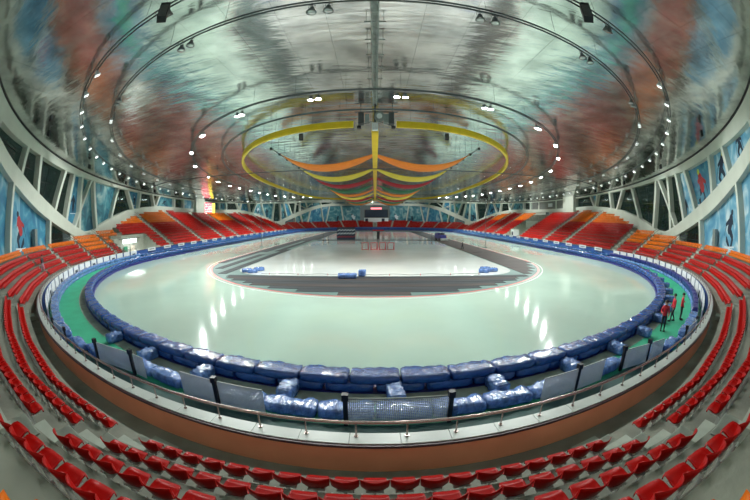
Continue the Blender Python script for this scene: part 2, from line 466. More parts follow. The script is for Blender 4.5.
mat_no = 0
def mat_strip(x0, x1, y0, y1, m, label):
    global mat_no
    b = MB(); b.box(((x0 + x1) / 2, (y0 + y1) / 2, 0.026 + 0.004 * (mat_no % 2)), x1 - x0, y1 - y0, 0.024); mat_no += 1
    tag(b.build('rubber_mat', m), label, 'mat', 'rubber mats laid around the rink')
for i in range(8):                                      # strips across the near end of the infield
    y0 = 26.4 + i * 1.1; yc = y0
    xm = math.sqrt(max(1, 23.8 ** 2 - (DC - yc) ** 2))
    mat_strip(-xm + random.uniform(.2, 1.2), xm - random.uniform(.2, 1.2), y0, y0 + 1.08, 'rubber' if i % 3 else 'rubber2', 'long black rubber mat strip lying across the near end of the rink')
for sg in (-1, 1):
    for i in range(5):                                  # strips along the sides
        x0 = 17.7 + i * 1.22
        yst = DC - math.sqrt(max(0, 23.8 ** 2 - (x0 + 1.2) ** 2)) if x0 < 22.4 else 45
        seg = [max(35.6, yst + .3), 62 + random.uniform(-6, 6), 98 + random.uniform(-3, 3), 130, 168]
        for q in range(4):
            if sg < 0 and i in (0, 1, 2, 3) and q in (0, 1): 
                if (i + q) % 2: continue
            a, c = sg * x0, sg * (x0 + 1.2)
            mat_strip(min(a, c), max(a, c), seg[q] + .1, seg[q + 1] - .1, 'rubber2' if (sg > 0 and q < 2) else 'rubber', 'black rubber mat strip along the %s long side of the rink' % ('glowing screen' if sg < 0 else 'red jackets'))
mat_strip(-17.3, 17.3, 97.4, 100.4, 'rubber', 'dark rubber mat crossing between the two rinks')

# ------------------------------------------------------------------ podium wall with tiled cap and rail
S = struct
pw = MB(); pw.strip(ring_pts(44.40, .3), ring_pts(44.40, 1.56), True)
podium = S(pw.build('wall_podium', 'podium'), 'salmon painted podium wall around the track')
b = MB(); b.strip(ring_pts(44.02, .3), ring_pts(44.02, 1.56), True); b.build('ice_side_face', 'blue_cloth', podium)
b = MB(); b.strip(ring_pts(43.97, 1.56), ring_pts(44.46, 1.56), True); b.strip(ring_pts(44.46, 1.56), ring_pts(44.46, 1.625), True); b.strip(ring_pts(43.97, 1.56), ring_pts(43.97, 1.625), True); b.strip(ring_pts(44.36, 1.622), ring_pts(44.46, 1.622), True)
b.build('cap_edge', 'capedge', podium)
def arc_tile(r0, r1, L, z0, z1):
    b = MB(); h = L / 2 - .006
    k = h / 44.1
    P = [(h * 1.0 * r0 / 44.1, r0 - 44.1), (h * r1 / 44.1, r1 - 44.1), (-h * r1 / 44.1, r1 - 44.1), (-h * r0 / 44.1, r0 - 44.1)]
    return b.prism(P, z0, z1)
tile_me = arc_tile(43.985, 44.38, 1.085, 1.60, 1.645).mesh('cap_tile', 'captile')
TA = math.degrees(1.085 / 44.1)
ntile = 42
for i in range(-ntile, ntile + 1):
    s = sA(i * TA); x, y, nx, ny = st(s, 44.1)
    link('cap_tile', tile_me, podium, (x, y, 0), frame_rz(nx, ny))
b = MB(); sE = sA((ntile + .5) * TA)
n = 400
A = [(*st(sE + (2 * HALF - 2 * sE) * i / n if sE + (2 * HALF - 2 * sE) * i / n < HALF else -(2 * HALF - (sE + (2 * HALF - 2 * sE) * i / n)), 43.985)[:2], 1.645) for i in range(n + 1)]
B = [(*st(sE + (2 * HALF - 2 * sE) * i / n if sE + (2 * HALF - 2 * sE) * i / n < HALF else -(2 * HALF - (sE + (2 * HALF - 2 * sE) * i / n)), 44.38)[:2], 1.645) for i in range(n + 1)]
b.strip(A, B); b.build('cap_run', 'captile', podium)
rail = empty('guard_rail', (*st(0, 44.0)[:2], 1.645))
tag(rail, 'steel tube guard rail on short posts along the podium wall cap', 'rail')
def relpts(P, o): return [(p[0] - o.location[0], p[1] - o.location[1], p[2] - o.location[2]) for p in P]
b = MB(); b.tube(relpts(ring_pts(44.10, 2.02, 1.0, sA(-88), sA(88)), rail), 0.042, 8)
b.build('handrail', 'steel', rail, True)
b = MB(); b.tube(relpts(ring_pts(44.08, 1.985, 1.0, sA(-88), sA(88)), rail), 0.018, 5)
b.build('lower_tube', 'capedge', rail, True)
pm = MB(); pm.tube([(0, 0, 0), (0, 0, .36)], 0.022, 6); pm.lathe([(.05, 0), (.05, .02)], 8); post_me = pm.mesh('post', 'steel')
for i in range(-62, 63):
    x, y, nx, ny = st(sA(i * TA + TA * .37), 44.11)
    link('post', post_me, rail, (x - rail.location[0], y - rail.location[1], 0))

# ------------------------------------------------------------------ terraces
def r_in(k): return 45.2 + .95 * (k - 1)
def z_row(k): return 1.40 + .56 * (k - 1) + .065 * max(0, min(k, 5) - 2)
NS = 420
SS = [-HALF + 2 * HALF * i / NS for i in range(NS + 1)]
RW = [rwall(s) for s in SS]
VOM = (sA(84.5), sY(57.5))                     # entrance below the stand on the screen side (s > 0)
GAP = (-sY(108.5), -sY(97.5))                  # gap in the stand on the other side (s < 0)
def rmax(s):
    i = min(NS - 1, max(0, int((s + HALF) / (2 * HALF) * NS))); return min(RW[i], RW[i + 1])
def row_open(s, k):
    if VOM[0] < s < VOM[1] and k <= 5: return False
    if GAP[0] < s < GAP[1] and k <= 9: return False
    return True
def max_row(s, orange=False):
    x, y, nx, ny = st(s, 46)
    r = rmax(s)
    k = 0
    # beam height above the last row
    while k < 15 and r_in(k + 1) + .80 < r:
        xx, yy, _, _ = st(s, r)
        kk = k + 1
        if wall_low(xx, yy) < z_row(kk) + 1.0: break
        k = kk
    if abs(s) < sA(71): k = min(k, 5)
    elif abs(s) < sA(82): k = max(k, 6)
    elif abs(s) < QA: k = max(k, 7)
    return k
def wall_low(x, y):
    # beam underside near this wall point
    i = min(range(0, len(_P), 10), key=lambda i: (_P[i][0] + abs(x)) ** 2 + (_P[i][1] - y) ** 2)
    return blow(_S[i])
MR = [max_row(s) for s in SS]
def mrow(s): return MR[min(NS, max(0, int(round((s + HALF) / (2 * HALF) * NS))))]

def last_row(i): return max(1, min(MR[i], MR[i + 1]))
b = MB()
b.strip(ring_pts(44.40, .78), [(*st2(-HALF + 2 * HALF * i / int(2 * HALF / 1.2), 45.2)[:2], .78) for i in range(int(2 * HALF / 1.2))], True)
for i in range(NS):
    s0, s1 = SS[i], SS[i + 1]; sm = (s0 + s1) / 2; K = last_row(i)
    p = lambda s, r, z: (*st2(s, r)[:2], z)
    for k in range(1, K + 1):
        ri, zt = r_in(k), z_row(k); zb = z_row(k - 1) if k > 1 else .78
        if not row_open(sm, k): continue
        o0 = o1 = ri + .95
        if k == K: o0, o1 = RW[i] + .4, RW[i + 1] + .4
        bb = zb if (row_open(sm, k - 1) or k == 1) else zt - .5
        b.add([p(s0, ri, bb), p(s1, ri, bb), p(s1, ri, zt), p(s0, ri, zt)], [(0, 1, 2, 3)])
        b.add([p(s0, ri, zt), p(s1, ri, zt), p(s1, o1, zt), p(s0, o0, zt)], [(0, 1, 2, 3)])
        if k > 1 and not row_open(sm, k - 1):
            b.add([p(s0, ri, bb), p(s1, ri, bb), p(s1, o1, bb), p(s0, o0, bb)], [(0, 1, 2, 3)])
    if i + 2 <= NS and last_row(i) != last_row(min(i + 1, NS - 1)):
        ka, kb = sorted((last_row(i), last_row(i + 1)))
        for k in range(ka + 1, kb + 1):
            b.add([p(s1, r_in(k), z_row(ka)), p(s1, RW[i + 1] + .4, z_row(ka)), p(s1, RW[i + 1] + .4, z_row(k)), p(s1, r_in(k), z_row(k))], [(0, 1, 2, 3)])
terrace = S(b.build('floor_terrace', 'concrete'), 'stepped grey concrete terraces carrying the seats')
# side and back walls of the entrance and of the gap
b = MB()
for s_, kk, side in ((VOM[0], 5, 1), (VOM[1], 5, 1), (GAP[0], 9, 1), (GAP[1], 9, 1)):
    pts = [st(s_, 44.4)]
    poly = [(*st(s_, 44.45)[:2], .3), (*st(s_, 44.45)[:2], 1.5)]
    for k in range(1, kk + 1):
        poly += [(*st(s_, r_in(k))[:2], z_row(k) + .55), (*st(s_, r_in(k) + .95)[:2], z_row(k) + .55)]
    poly += [(*st(s_, r_in(kk) + .95)[:2], .3)]
    b.add(poly, [tuple(range(len(poly)))])
for (s0, s1), kk in ((VOM, 5), (GAP, 9)):
    A = ring_pts(r_in(kk + 1) - .02, .0, .8, s0, s1); B_ = [(x, y, z_row(kk + 1)) for x, y, z in A]
    b.strip(A, B_)
    b.strip(ring_pts(44.4, .32, .8, s0, s1), ring_pts(r_in(kk + 1), .32, .8, s0, s1))
S(b.build('wall_entrance', 'step'), 'pale walls of the entrance under the stand')

# aisles: (s, rows)
NEAR_A = [6.33, 28.4, 60.2, 72.0, 81.8]
L_Y = [63.2, 78.2, 91.7, 102.7, 119.2, 132.7, 147.7]
R_Y = [50.2, 69.7, 80.7, 120.7, 133.7, 147.7]
AIS = [sA(a) for a in NEAR_A] + [sY(y) for y in L_Y] + [-sA(a) for a in NEAR_A] + [-sY(y) for y in R_Y]
FAR_A = [95, 107, 119, 131, 143, 155, 167, 179]
FARS = [QA + LS + math.radians(a - 90) * RP for a in FAR_A]
AIS += FARS + [-s for s in FARS]
step_me = {}
for s_ in AIS:
    x, y, nx, ny = st2(s_, 45.2); near = abs(s_) < sA(31)
    top = min(mrow(s_) + 1, 15)
    st_o = empty('aisle_stair', (x, y, .78), frame_rz(nx, ny)); S(st_o, 'pale concrete aisle stair between seat blocks')
    if near:
        for k in range(1, min(top, 5) + 1):
            for h in (0, 1):
                key = ('a', h)
                if key not in step_me:
                    q = MB(); q.box((0, .2, -.13 if h == 0 else 0), .86, .42, .26 if h == 0 else .02); step_me[key] = q.mesh('step', 'step')
                link('step', step_me[key], st_o, (0, (k - 1) * .95 - (.42 if h == 0 else 0) + .0, z_row(k) - .78 - (.0 if h else .0) + (.012 if h else -.01) - (.25 if h == 0 else 0)))
                if h == 1:
                    if 'b' not in step_me:
                        q = MB(); q.box((0, .475, 0), .86, .93, .02); step_me['b'] = q.mesh('landing', 'step')
                    link('landing', step_me['b'], st_o, (0, (k - 1) * .95, z_row(k) - .78 + .012))
    else:
        q = MB()
        for k in range(1, top + 1):
            if not row_open(s_, k): continue
            q.box((0, (k - 1) * .95 - .2, z_row(k) - .78 - .39), .95, .42, .26)
            q.box((0, (k - 1) * .95 + .46, z_row(k) - .78 + .012), .95, .9, .02)
        if not q.v: continue
        stuff(q.build('step_flight', 'step', st_o))
        if abs(s_) > sA(71) and abs(s_) < QA + LS:
            q = MB(); hh = (top - 1) * .56; dd = (top - 1) * .95
            for xo in (-.5, .5):
                q.tube([(xo, .3, .5 + .95), (xo, dd, .5 + hh + .95)], .035, 5)
                for k in range(0, top, 2): q.tube([(xo, .3 + k * .95, .45 + k * .56), (xo, .3 + k * .95, .5 + .95 + k * .56 - .15)], .025, 5)
            q.build('stair_rail', 'truss', st_o)

# ------------------------------------------------------------------ seats
def seat_grid(nu, nv, double):
    prof = [(-.235, .36), (-.24, .42), (-.13, .425), (.03, .41), (.11, .44), (.15, .53), (.19, .65), (.215, .745)]
    if nv < 7: prof = [(-.20, .15)] + [prof[i] for i in (1, 3, 4, 7)]
    vs, fs = [], []
    n = len(prof)
    for off in ((0, 1) if double else (0,)):
        for j, (d, h) in enumerate(prof):
            back = max(0, (h - .44) / .305)
            front = max(0, (-.02 - d) / .22)
            for i in range(nu + 1):
                u = -1 + 2 * i / nu
                w = .220 + .023 * min(1, back * 1.3) - .03 * front * abs(u) ** 2
                xx = u * w; yy = d - (.04 + .10 * back) * u * u * (1 if h > .42 and d > 0 else 0) + .06 * front * u ** 4 + off * (.0 if j < 4 else .02)
                zz = h + (.06 * abs(u) ** 3 if back <= 0 else .02 * abs(u) ** 3) - back * (.05 * u ** 4 + .02 * u * u) - (off * .02 if j < 4 else 0)
                vs.append((xx, yy, zz))
        o = off * n * (nu + 1)
        for j in range(n - 1):
            for i in range(nu):
                a = o + j * (nu + 1) + i; q = (a, a + 1, a + nu + 2, a + nu + 1)
                fs.append(q if off == 0 else q[::-1])
    if double:
        o = n * (nu + 1)
        for i in range(nu):
            a, c = i, i + 1; fs.append((a, o + a, o + c, c))
            a, c = (n - 1) * (nu + 1) + i, (n - 1) * (nu + 1) + i + 1; fs.append((a, c, o + c, o + a))
        for j in range(n - 1):
            a, c = j * (nu + 1), (j + 1) * (nu + 1); fs.append((a, c, o + c, o + a))
            a, c = j * (nu + 1) + nu, (j + 1) * (nu + 1) + nu; fs.append((a, o + a, o + c, c))
    return vs, fs
hv, hf = seat_grid(8, 8, True)
lv, lf = seat_grid(4, 5, False)
q = MB(); q.add(hv, hf); SEAT = {'red': q.mesh('shell', 'red_seat', True)}
q = MB(); q.add(hv, hf); SEAT['orange'] = q.mesh('shell', 'orange_seat', True)
q = MB(); q.box((0, .12, .20), .05, .06, .40); q.box((0, .02, .395), .30, .24, .02); q.box((.21, .2, .33), .03, .05, .16); q.box((0, .23, .34), .46, .03, .035); BR = q.mesh('mounting_bracket', 'bracket')

def blocks():
    """(s0, s1, colour rule, words) of every seat block"""
    out = [(-sA(5.82), sA(5.82), 'end', 'middle block')]
    for sg, side in ((1, 'screen side'), (-1, 'red jackets side')):
        ang = [(7.2, 27.7, 'end'), (29.1, 49.2, 'end'), (50.3, 59.5, 'end'), (60.9, 71.4, 'end'), (72.6, 81.2, 'c'), (82.4, 88.8, 'd')]
        for a0, a1, rule in ang: out.append((sg * sA(a0), sg * sA(a1), rule, '%s block' % side))
        if sg > 0: ys = [(50.6, 62.2, 'main'), (64.2, 77.2, 'main'), (79.2, 90.7, 'red'), (92.7, 101.7, 'red'), (103.7, 118.2, 'main'), (120.2, 131.7, 'red'), (133.7, 146.7, 'red'), (148.7, 161, 'red')]
        else: ys = [(51.2, 68.7, 'main'), (70.7, 79.7, 'main'), (81.7, 96.8, 'red'), (109.2, 119.7, 'main'), (121.7, 132.7, 'red'), (134.7, 146.7, 'main'), (148.7, 161, 'red')]
        for y0, y1, rule in ys: out.append((sg * sY(y0), sg * sY(y1), rule, 'stand along the straight'))
        prev = 90.5
        for a in FAR_A:
            out.append((sg * (QA + LS + math.radians(prev - 90) * RP), sg * (QA + LS + math.radians(a - .7 - 90) * RP), 'red', 'far end')); prev = a + .7
    return out
seats = []
ORD = ['', 'first', 'second', 'third', 'fourth', 'fifth']
for s0, s1, rule, words in blocks():
    lo, hi = min(s0, s1), max(s0, s1)
    for k in range(1, 16):
        rr = r_in(k) + .62
        f = rr / RP if (abs(lo) <= QA + .5 and abs(hi) <= QA + .5) or abs(lo) > QA + LS - 1 else 1.0
        n = max(1, int((hi - lo) * f / .487))
        for i in range(n):
            s = lo + (hi - lo) * (i + .5) / n
            if k > mrow(s) or not row_open(s, k): continue
            x, y, nx, ny = st2(s, rr)
            if abs(x) < 1.7 and abs(y) < 1.6: continue
            if k == 5 and words == 'middle block' and abs(s) > sA(2.9): continue
            c = 'red'
            if (rule == 'end' and k >= 5) or (rule == 'c' and k >= 3) or (rule == 'd' and k >= 4) or (rule == 'main' and k >= 10): c = 'orange'
            seats.append((math.dist((x, y, z_row(k) + .6), (0, 0, EYE)), x, y, z_row(k), frame_rz(nx, ny), c, k, words, in_view(x, y, z_row(k) + .6, 14), i in (0, n - 1)))
seats.sort(key=lambda t: t[0])
near_seats = [t for t in seats if t[8]][:300]
chosen = set(id(t) for t in near_seats)
for t in near_seats:
    d, x, y, z, rz, c, k, words, _, edge = t
    o = empty('stadium_seat', (x, y, z), rz)
    rw_ = ORD[min(k, 5)]
    tag(o, ('%s bucket seat at an aisle end of the %s row, %s' if edge else '%s bucket seat inside the %s row, %s') % (c, rw_, words), 'seat', '%s row seats%s, %s' % (rw_, ' at the aisle' if edge else '', words))
    link('shell', SEAT[c], o); link('mounting_bracket', BR, o)
for c, lab in (('red', 'rows of red plastic bucket seats filling the stands'), ('orange', 'rows of orange plastic bucket seats along the top of the stands')):
    vs, fs = [], []
    for t in seats:
        if t[5] != c or id(t) in chosen: continue
        d, x, y, z, rz = t[:5]
        V_, F_ = (hv, hf) if d < 14 else (lv, lf)
        ca, sa = math.cos(rz), math.sin(rz); o = len(vs)
        vs += [(x + ca * a - sa * b_, y + sa * a + ca * b_, z + h) for a, b_, h in V_]
        fs += [tuple(i + o for i in f) for f in F_]
    q = MB(); q.v = vs; q.f = fs; q.m = [0] * len(fs)
    stuff(q.build('stadium_seats', c + '_seat', None, True), lab, 'seats')
# ------------------------------------------------------------------ outer wall: frieze, wave beam, slanted columns, windows and banners
NW = 440
WS = [-WTOT + 2 * WTOT * i / NW for i in range(NW + 1)]
def wpt(s, off, z): x, y, _, _ = W(s, off); return (x, y, z)
def wroof(s, off=0.0): x, y, _, _ = W(s, off); return zroof(x, y)
def side_name(s): return 'left' if s > 0 else 'right'
for sg, nm in ((1, 'wall_left'), (-1, 'wall_right')):
    b = MB(); Q = [sg * WTOT * i / 220 for i in range(221)]
    b.strip([wpt(s, 0, wtop(s)) for s in Q], [wpt(s, 0, wroof(s) + .25) for s in Q])
    b.strip([wpt(s, 0, wtop(s)) for s in Q], [wpt(s, 1.2, wtop(s)) for s in Q])
    b.strip([wpt(s, 1.2, wtop(s)) for s in Q], [wpt(s, 1.2, wroof(s) + .4) for s in Q])
    fr = S(b.build(nm, 'white'), 'white curved wall band under the roof')
    b = MB()
    b.strip([wpt(s, 0, blow(s)) for s in Q], [wpt(s, 0, btop(s)) for s in Q])
    b.strip([wpt(s, 0, btop(s)) for s in Q], [wpt(s, 1.2, btop(s)) for s in Q])
    b.strip([wpt(s, 0, blow(s)) for s in Q], [wpt(s, 1.2, blow(s)) for s in Q])
    b.strip([wpt(s, 1.2, blow(s)) for s in Q], [wpt(s, 1.2, btop(s)) for s in Q])
    b.build('wave_beam', 'white', fr)
    b = MB()        # plain lower wall where the beam comes down to the stands
    Q2 = [s for s in Q if near_s(s) > 64]
    for seg in ([s for s in Q2 if abs(s) < WTOT / 2], [s for s in Q2 if abs(s) > WTOT / 2]):
        b.strip([wpt(s, .15, 1.0) for s in seg], [wpt(s, .15, blow(s) + .1) for s in seg])
    b.build('lower_wall', 'white', fr)
    b = MB(); b.tube([wpt(s, -.06, wroof(s, -.06) - .10) for s in Q], .075, 6)
    b.build('edge_cable', 'black', fr)
    if sg > 0: WL = fr
    else: WR = fr

def column(s_top, s_bot, zt, zb, w, parent, depth=1.05, mat='white', name='column'):
    b = MB(); sg = 1
    vs = []
    for s, z in ((s_bot, zb), (s_top, zt)):
        for off in (-.02, depth):
            for h in (-w / 2, w / 2): vs.append(wpt(s + h, off, z))
    b.add(vs, [(0, 1, 3, 2), (4, 6, 7, 5), (0, 4, 5, 1), (1, 5, 7, 3), (3, 7, 6, 2), (2, 6, 4, 0)])
    return b.build(name, mat, parent)
HCOL = [(0, 0), (9, 10), (19, 18.5), (28, 28.5), (36.8, 36.0), (47.7, 46.4), (52.7, 52.6), (62.7, 59.2), (66.3, 63.6), (69.7, 68.9), (74.8, 76.4), (86.5, 83.1), (91.1, 94.2), (98.0, 97.1), (104.8, 106.1), (109.0, 106.8), (118.2, 118.3), (124.2, 124.3), (131.3, 131.3), (138.0, 138.0)]
XCOL = [(73.8, 67.1), (42.6, 40.5)]
def wcols():
    near = HCOL[:-1]; far = [(WTOT - a, WTOT - c) for a, c in near][::-1]
    extra = [(WTOT - a, WTOT - c) for a, c in ((4.5, 14), (14, 4.5), (24, 33), (33, 25), (42, 50), (57, 47), (56, 57))]
    return near, far, extra
near_c, far_c, extra_c = wcols()
for sg, par in ((1, WL), (-1, WR)):
    for a, c in near_c + far_c:
        if abs(a) > 270 and sg < 0: continue
        column(sg * a, sg * c, wtop(a) + .1, btop(c) - .1, .78 if a < 140 else .8, par)
    column(sg * 73.8, sg * 67.1, wtop(73.8) + .1, btop(67.1) - .1, .6, par)
    for a, c in extra_c: column(sg * a, sg * c, wtop(a) + .1, btop(c) - .1, .55, par)
    # lower columns under the beam
    for a, c in ((44.1, 42.8), (57.4, 56.8), (30.5, 30.5)):
        column(sg * a, sg * c, blow(a) + .1, 3.2, .6, par)
    for a, c in ((44.1, 47), (52, 50), (36, 34), (30, 33), (22, 20), (57, 56)):
        column(sg * (WTOT - a), sg * (WTOT - c), blow(a) + .1, 2.6, .7, par)
    column(sg * 51.9, sg * 51.9, 6.7, 3.2, .9, par, depth=.5, mat='truss2', name='service_post')

win_no = 0
def panel_mesh(s0t, s0b, s1t, s1b, off, zb, zt, thick, n=7):
    """curved sheet between two slanted columns"""
    b = MB()
    rows = []
    for d in (0, thick):
        bot = [wpt(s0b + (s1b - s0b) * i / n, off + d, zb(s0b + (s1b - s0b) * i / n)) for i in range(n + 1)]
        top = [wpt(s0t + (s1t - s0t) * i / n, off + d, zt(s0t + (s1t - s0t) * i / n)) for i in range(n + 1)]
        b.strip(bot, top)
    o = 2 * (n + 1)
    b.add([b.v[i] for i in (0, o, o + n + 1, n + 1)], [(0, 1, 2, 3)]); b.add([b.v[i] for i in (n, o + n, o + 2 * n + 1, 2 * n + 1)], [(0, 1, 2, 3)])
    return b
def recentre(b):
    c = Vector((0, 0, 0))
    for p in b.v: c += Vector(p)
    c /= len(b.v); c.z = min(p[2] for p in b.v)
    b.v = [tuple(Vector(p) - c) for p in b.v]; return c

def disc_hull(p, q):
    (x0, y0, r0), (x1, y1, r1) = p, q
    a = math.atan2(y1 - y0, x1 - x0); P = []
    for i in range(7): t = a + PI / 2 + PI * i / 6; P.append((x0 + r0 * math.cos(t), y0 + r0 * math.sin(t)))
    for i in range(7): t = a - PI / 2 + PI * i / 6; P.append((x1 + r1 * math.cos(t), y1 + r1 * math.sin(t)))
    return P
POSES = {
    'skier': [('p_dark', (-.10, .45, .10), (-.25, .22, .07)), ('p_dark', (-.25, .22, .07), (-.05, .04, .05)), ('p_dark', (0, .45, .10), (.20, .26, .07)), ('p_dark', (.20, .26, .07), (.10, .03, .05)),
              ('J', (-.05, .46, .12), (.10, .74, .13)), ('J', (.08, .74, .06), (.32, .58, .05)), ('J', (.02, .72, .06), (-.25, .60, .05)), ('H', (.17, .90, .075), (.18, .91, .07)),
              ('p_white', (-.4, -.01, .02), (.5, .05, .02)), ('p_white', (-.45, .03, .02), (.4, -.06, .02)), ('p_dark', (.32, .58, .012), (.42, .02, .010)), ('p_dark', (-.25, .60, .012), (-.5, .1, .010))],
    'skater': [('p_dark', (-.15, .42, .11), (.12, .26, .08)), ('p_dark', (.12, .26, .08), (-.02, .03, .05)), ('p_dark', (-.18, .42, .10), (-.46, .26, .07)), ('p_dark', (-.46, .26, .07), (-.66, .16, .05)),
               ('J', (-.15, .45, .12), (.22, .58, .13)), ('J', (.20, .60, .06), (.02, .36, .05)), ('J', (.16, .62, .06), (-.20, .68, .05)), ('H', (.40, .66, .085), (.42, .66, .08)),
               ('p_white', (-.14, -.01, .012), (.14, -.01, .012)), ('p_white', (-.78, .18, .012), (-.6, .10, .012))],
    'upright': [('p_dark', (-.06, .48, .09), (-.12, .04, .05)), ('p_dark', (.06, .48, .09), (.16, .04, .05)), ('J', (0, .48, .13), (0, .80, .15)), ('J', (-.13, .80, .06), (-.28, .55, .05)), ('J', (.13, .80, .06), (.3, .66, .05)),
                ('H', (0, .95, .08), (0, .96, .08)), ('p_dark', (.3, .66, .015), (.42, .0, .012)), ('p_dark', (-.28, .55, .015), (-.34, .0, .012)), ('p_white', (-.3, -.01, .02), (.4, -.01, .02))],
}
def athlete(parent, s, off, z, h, pose, jm, hm, flip=1, org=None):
    """flat printed figure: limbs drawn as thin shapes on the banner's face"""
    x, y, nx, ny = W(s, off); tx, ty = (-ny, nx)
    groups = {}
    for i, (m, p, q) in enumerate(POSES[pose]):
        m = {'J': jm, 'H': hm}.get(m, m)
        poly = disc_hull(tuple(c * h for c in p), tuple(c * h for c in q))
        d0 = .012 + .002 * i
        vs = []
        for d in (.005, d0):
            for u, v in poly:
                u *= flip; vs.append((x + tx * u - nx * d - org[0], y + ty * u - ny * d - org[1], z + v - org[2]))
        n = len(poly)
        groups.setdefault(m, MB()).add(vs, [tuple(range(n)), tuple(range(n, 2 * n))[::-1]] + [(k, (k + 1) % n, n + (k + 1) % n, n + k) for k in range(n)])
    b = MB(); mats = list(groups)
    for i, m in enumerate(mats): b.mi = i; b.add(groups[m].v, groups[m].f)
    b.build('athlete_print', mats, parent)

BN = ['stripes of snow', 'a wide white arc', 'pale cloud swirls']
def fill(s0, s1, kind, low=False, who=None, lab=None):
    """s0, s1 = (s_top, s_bottom) of the two bounding columns"""
    global win_no
    sg = 1 if s0[0] > 0 else -1
    par = WL if sg > 0 else WR
    if low: zb = lambda s: 2.9; zt = lambda s: blow(s) + .05
    else: zb = lambda s: btop(s) - .05; zt = lambda s: wtop(s) + .05
    if kind == 'win':
        win_no += 1
        b = panel_mesh(s0[0], s0[1], s1[0], s1[1], .98, zb, zt, .03); c = recentre(b)
        w = empty('window_%d' % win_no, c); S(w, 'dark glazed bay between slanted white columns')
        b.build('pane', 'glass', w)
        f = MB(); sm = ((s0[0] + s1[0]) / 2, (s0[1] + s1[1]) / 2)
        zm = (zb(sm[1]) + zt(sm[0])) / 2
        if abs(s1[0] - s0[0]) > 3:
            f.tube([Vector(wpt(sm[1], .98, zb(sm[1]))) - c, Vector(wpt(sm[0], .98, zt(sm[0]))) - c], .05, 4)
        f.tube([Vector(wpt((s0[0] + s0[1]) / 2, .98, zm)) - c, Vector(wpt((s1[0] + s1[1]) / 2, .98, zm)) - c], .05, 4)
        f.build('glazing_bar', 'black', w)
        return w
    off = .88
    b = panel_mesh(s0[0], s0[1], s1[0], s1[1], off, zb, zt, .08); c = recentre(b)
    o = empty('wall_banner', c)
    sheet = b.build('printed_sheet', kind, o)
    tag(o, lab or 'blue printed winter sports banner between slanted columns', 'banner', None if lab and 'far' not in lab else 'banners between the columns')
    if who:
        for (fs, fz, h, pose, jm, hm, fl) in who: athlete(sheet, sg * fs, off, fz, h, pose, jm, hm, fl, c)
    return o
def cols(sg, lst): return [(sg * a, sg * c) for a, c in lst]
NL = cols(1, HCOL); NR = cols(-1, HCOL)
for i in range(4): fill(NL[i], NL[i + 1], 'win'); fill(NR[i], NR[i + 1], 'win')
kl = {4: 'win', 5: 'win', 6: 'win', 7: 'win', 8: 'poster1', 9: 'poster2', 10: 'poster2', 11: 'win', 12: 'poster1', 13: 'win', 14: 'win', 15: 'poster2', 16: 'win', 17: 'poster3'}
lab_l = {8: 'narrow blue banner left of the crossed columns, partly hidden by them', 9: 'blue banner with green panel behind the crossed columns', 10: 'teal banner with dark arcs beside the crossed columns', 12: 'narrow blue banner above the orange seats, dark figure', 15: 'teal banner with dark shapes over the upper stand', 17: 'pale blue banner next to the glowing screen pier'}
who_l = {8: [(67.6, 9.0, 3.0, 'upright', 'p_dark', 'p_dark', 1)], 10: [], 12: [(96, 11.2, 2.2, 'upright', 'p_dark', 'p_white', 1)], 15: [(113, 11.7, 1.9, 'skater', 'p_dark', 'p_dark', -1)]}
for i, k in kl.items(): fill(NL[i], NL[i + 1], k, who=who_l.get(i), lab=lab_l.get(i))
kr = {4: 'poster3', 5: 'poster3', 6: 'poster1', 7: 'poster3', 8: 'win', 9: 'win', 10: 'win', 11: 'win', 12: 'win', 13: 'win', 14: 'poster1', 15: 'win', 16: 'win'}
lab_r = {4: 'blue banner of a dark skier on a steep slope', 5: 'pale blue banner of a skier with a yellow top', 6: 'blue banner of a red and yellow clad racer leaning on poles', 7: 'narrow pale blue banner with dark gates next to the red racer', 14: 'small blue banner above the red stand'}
who_r = {4: [(43, 14.4, 3.2, 'skier', 'p_dark', 'p_white', 1)], 5: [(50.0, 12.3, 4.2, 'skier', 'p_dark', 'p_yellow', -1)], 6: [(57.6, 9.9, 5.6, 'skier', 'p_red', 'p_yellow', 1)], 7: [(63.9, 8.1, 3.0, 'upright', 'p_dark', 'p_dark', 1)]}
for i, k in kr.items(): fill(NR[i], NR[i + 1], k, who=who_r.get(i), lab=lab_r.get(i))
# lower banners of the near bend
LOWC = [(30.5, 30.5), (44.1, 42.8), (57.4, 56.8)]
for sg in (1, -1):
    L_ = cols(sg, LOWC)
    if sg > 0:
        fill(L_[0], L_[1], 'poster1', True, [(38.5, 4.6, 5.2, 'skater', 'p_dark', 'p_dark', 1)], 'dark blue banner with a crouching skater behind the top seats')
        fill(L_[1], L_[2], 'poster1', True, [(48.0, 4.4, 4.6, 'skier', 'p_red', 'p_dark', 1)], 'blue banner of a skier in red standing in snow, below the wave beam')
    else:
        fill(L_[0], L_[1], 'poster3', True, None, 'plain sky blue banner with faint streaks behind the top seats')
        fill(L_[1], L_[2], 'poster3', True, [(48.0, 4.6, 4.6, 'skier', 'p_dark', 'p_dark', -1)], 'blue banner of a dark skier, below the wave beam')
    fill((sg * 10, sg * 10), (sg * 30.5, sg * 30.5), 'poster1', True, None, 'blue banner low on the hall end wall, %s' % ('screen side' if sg > 0 else 'red jackets side'))
    w = fill((sg * 57.4, sg * 56.8), (sg * 63.5, sg * 63.5), 'win', True)
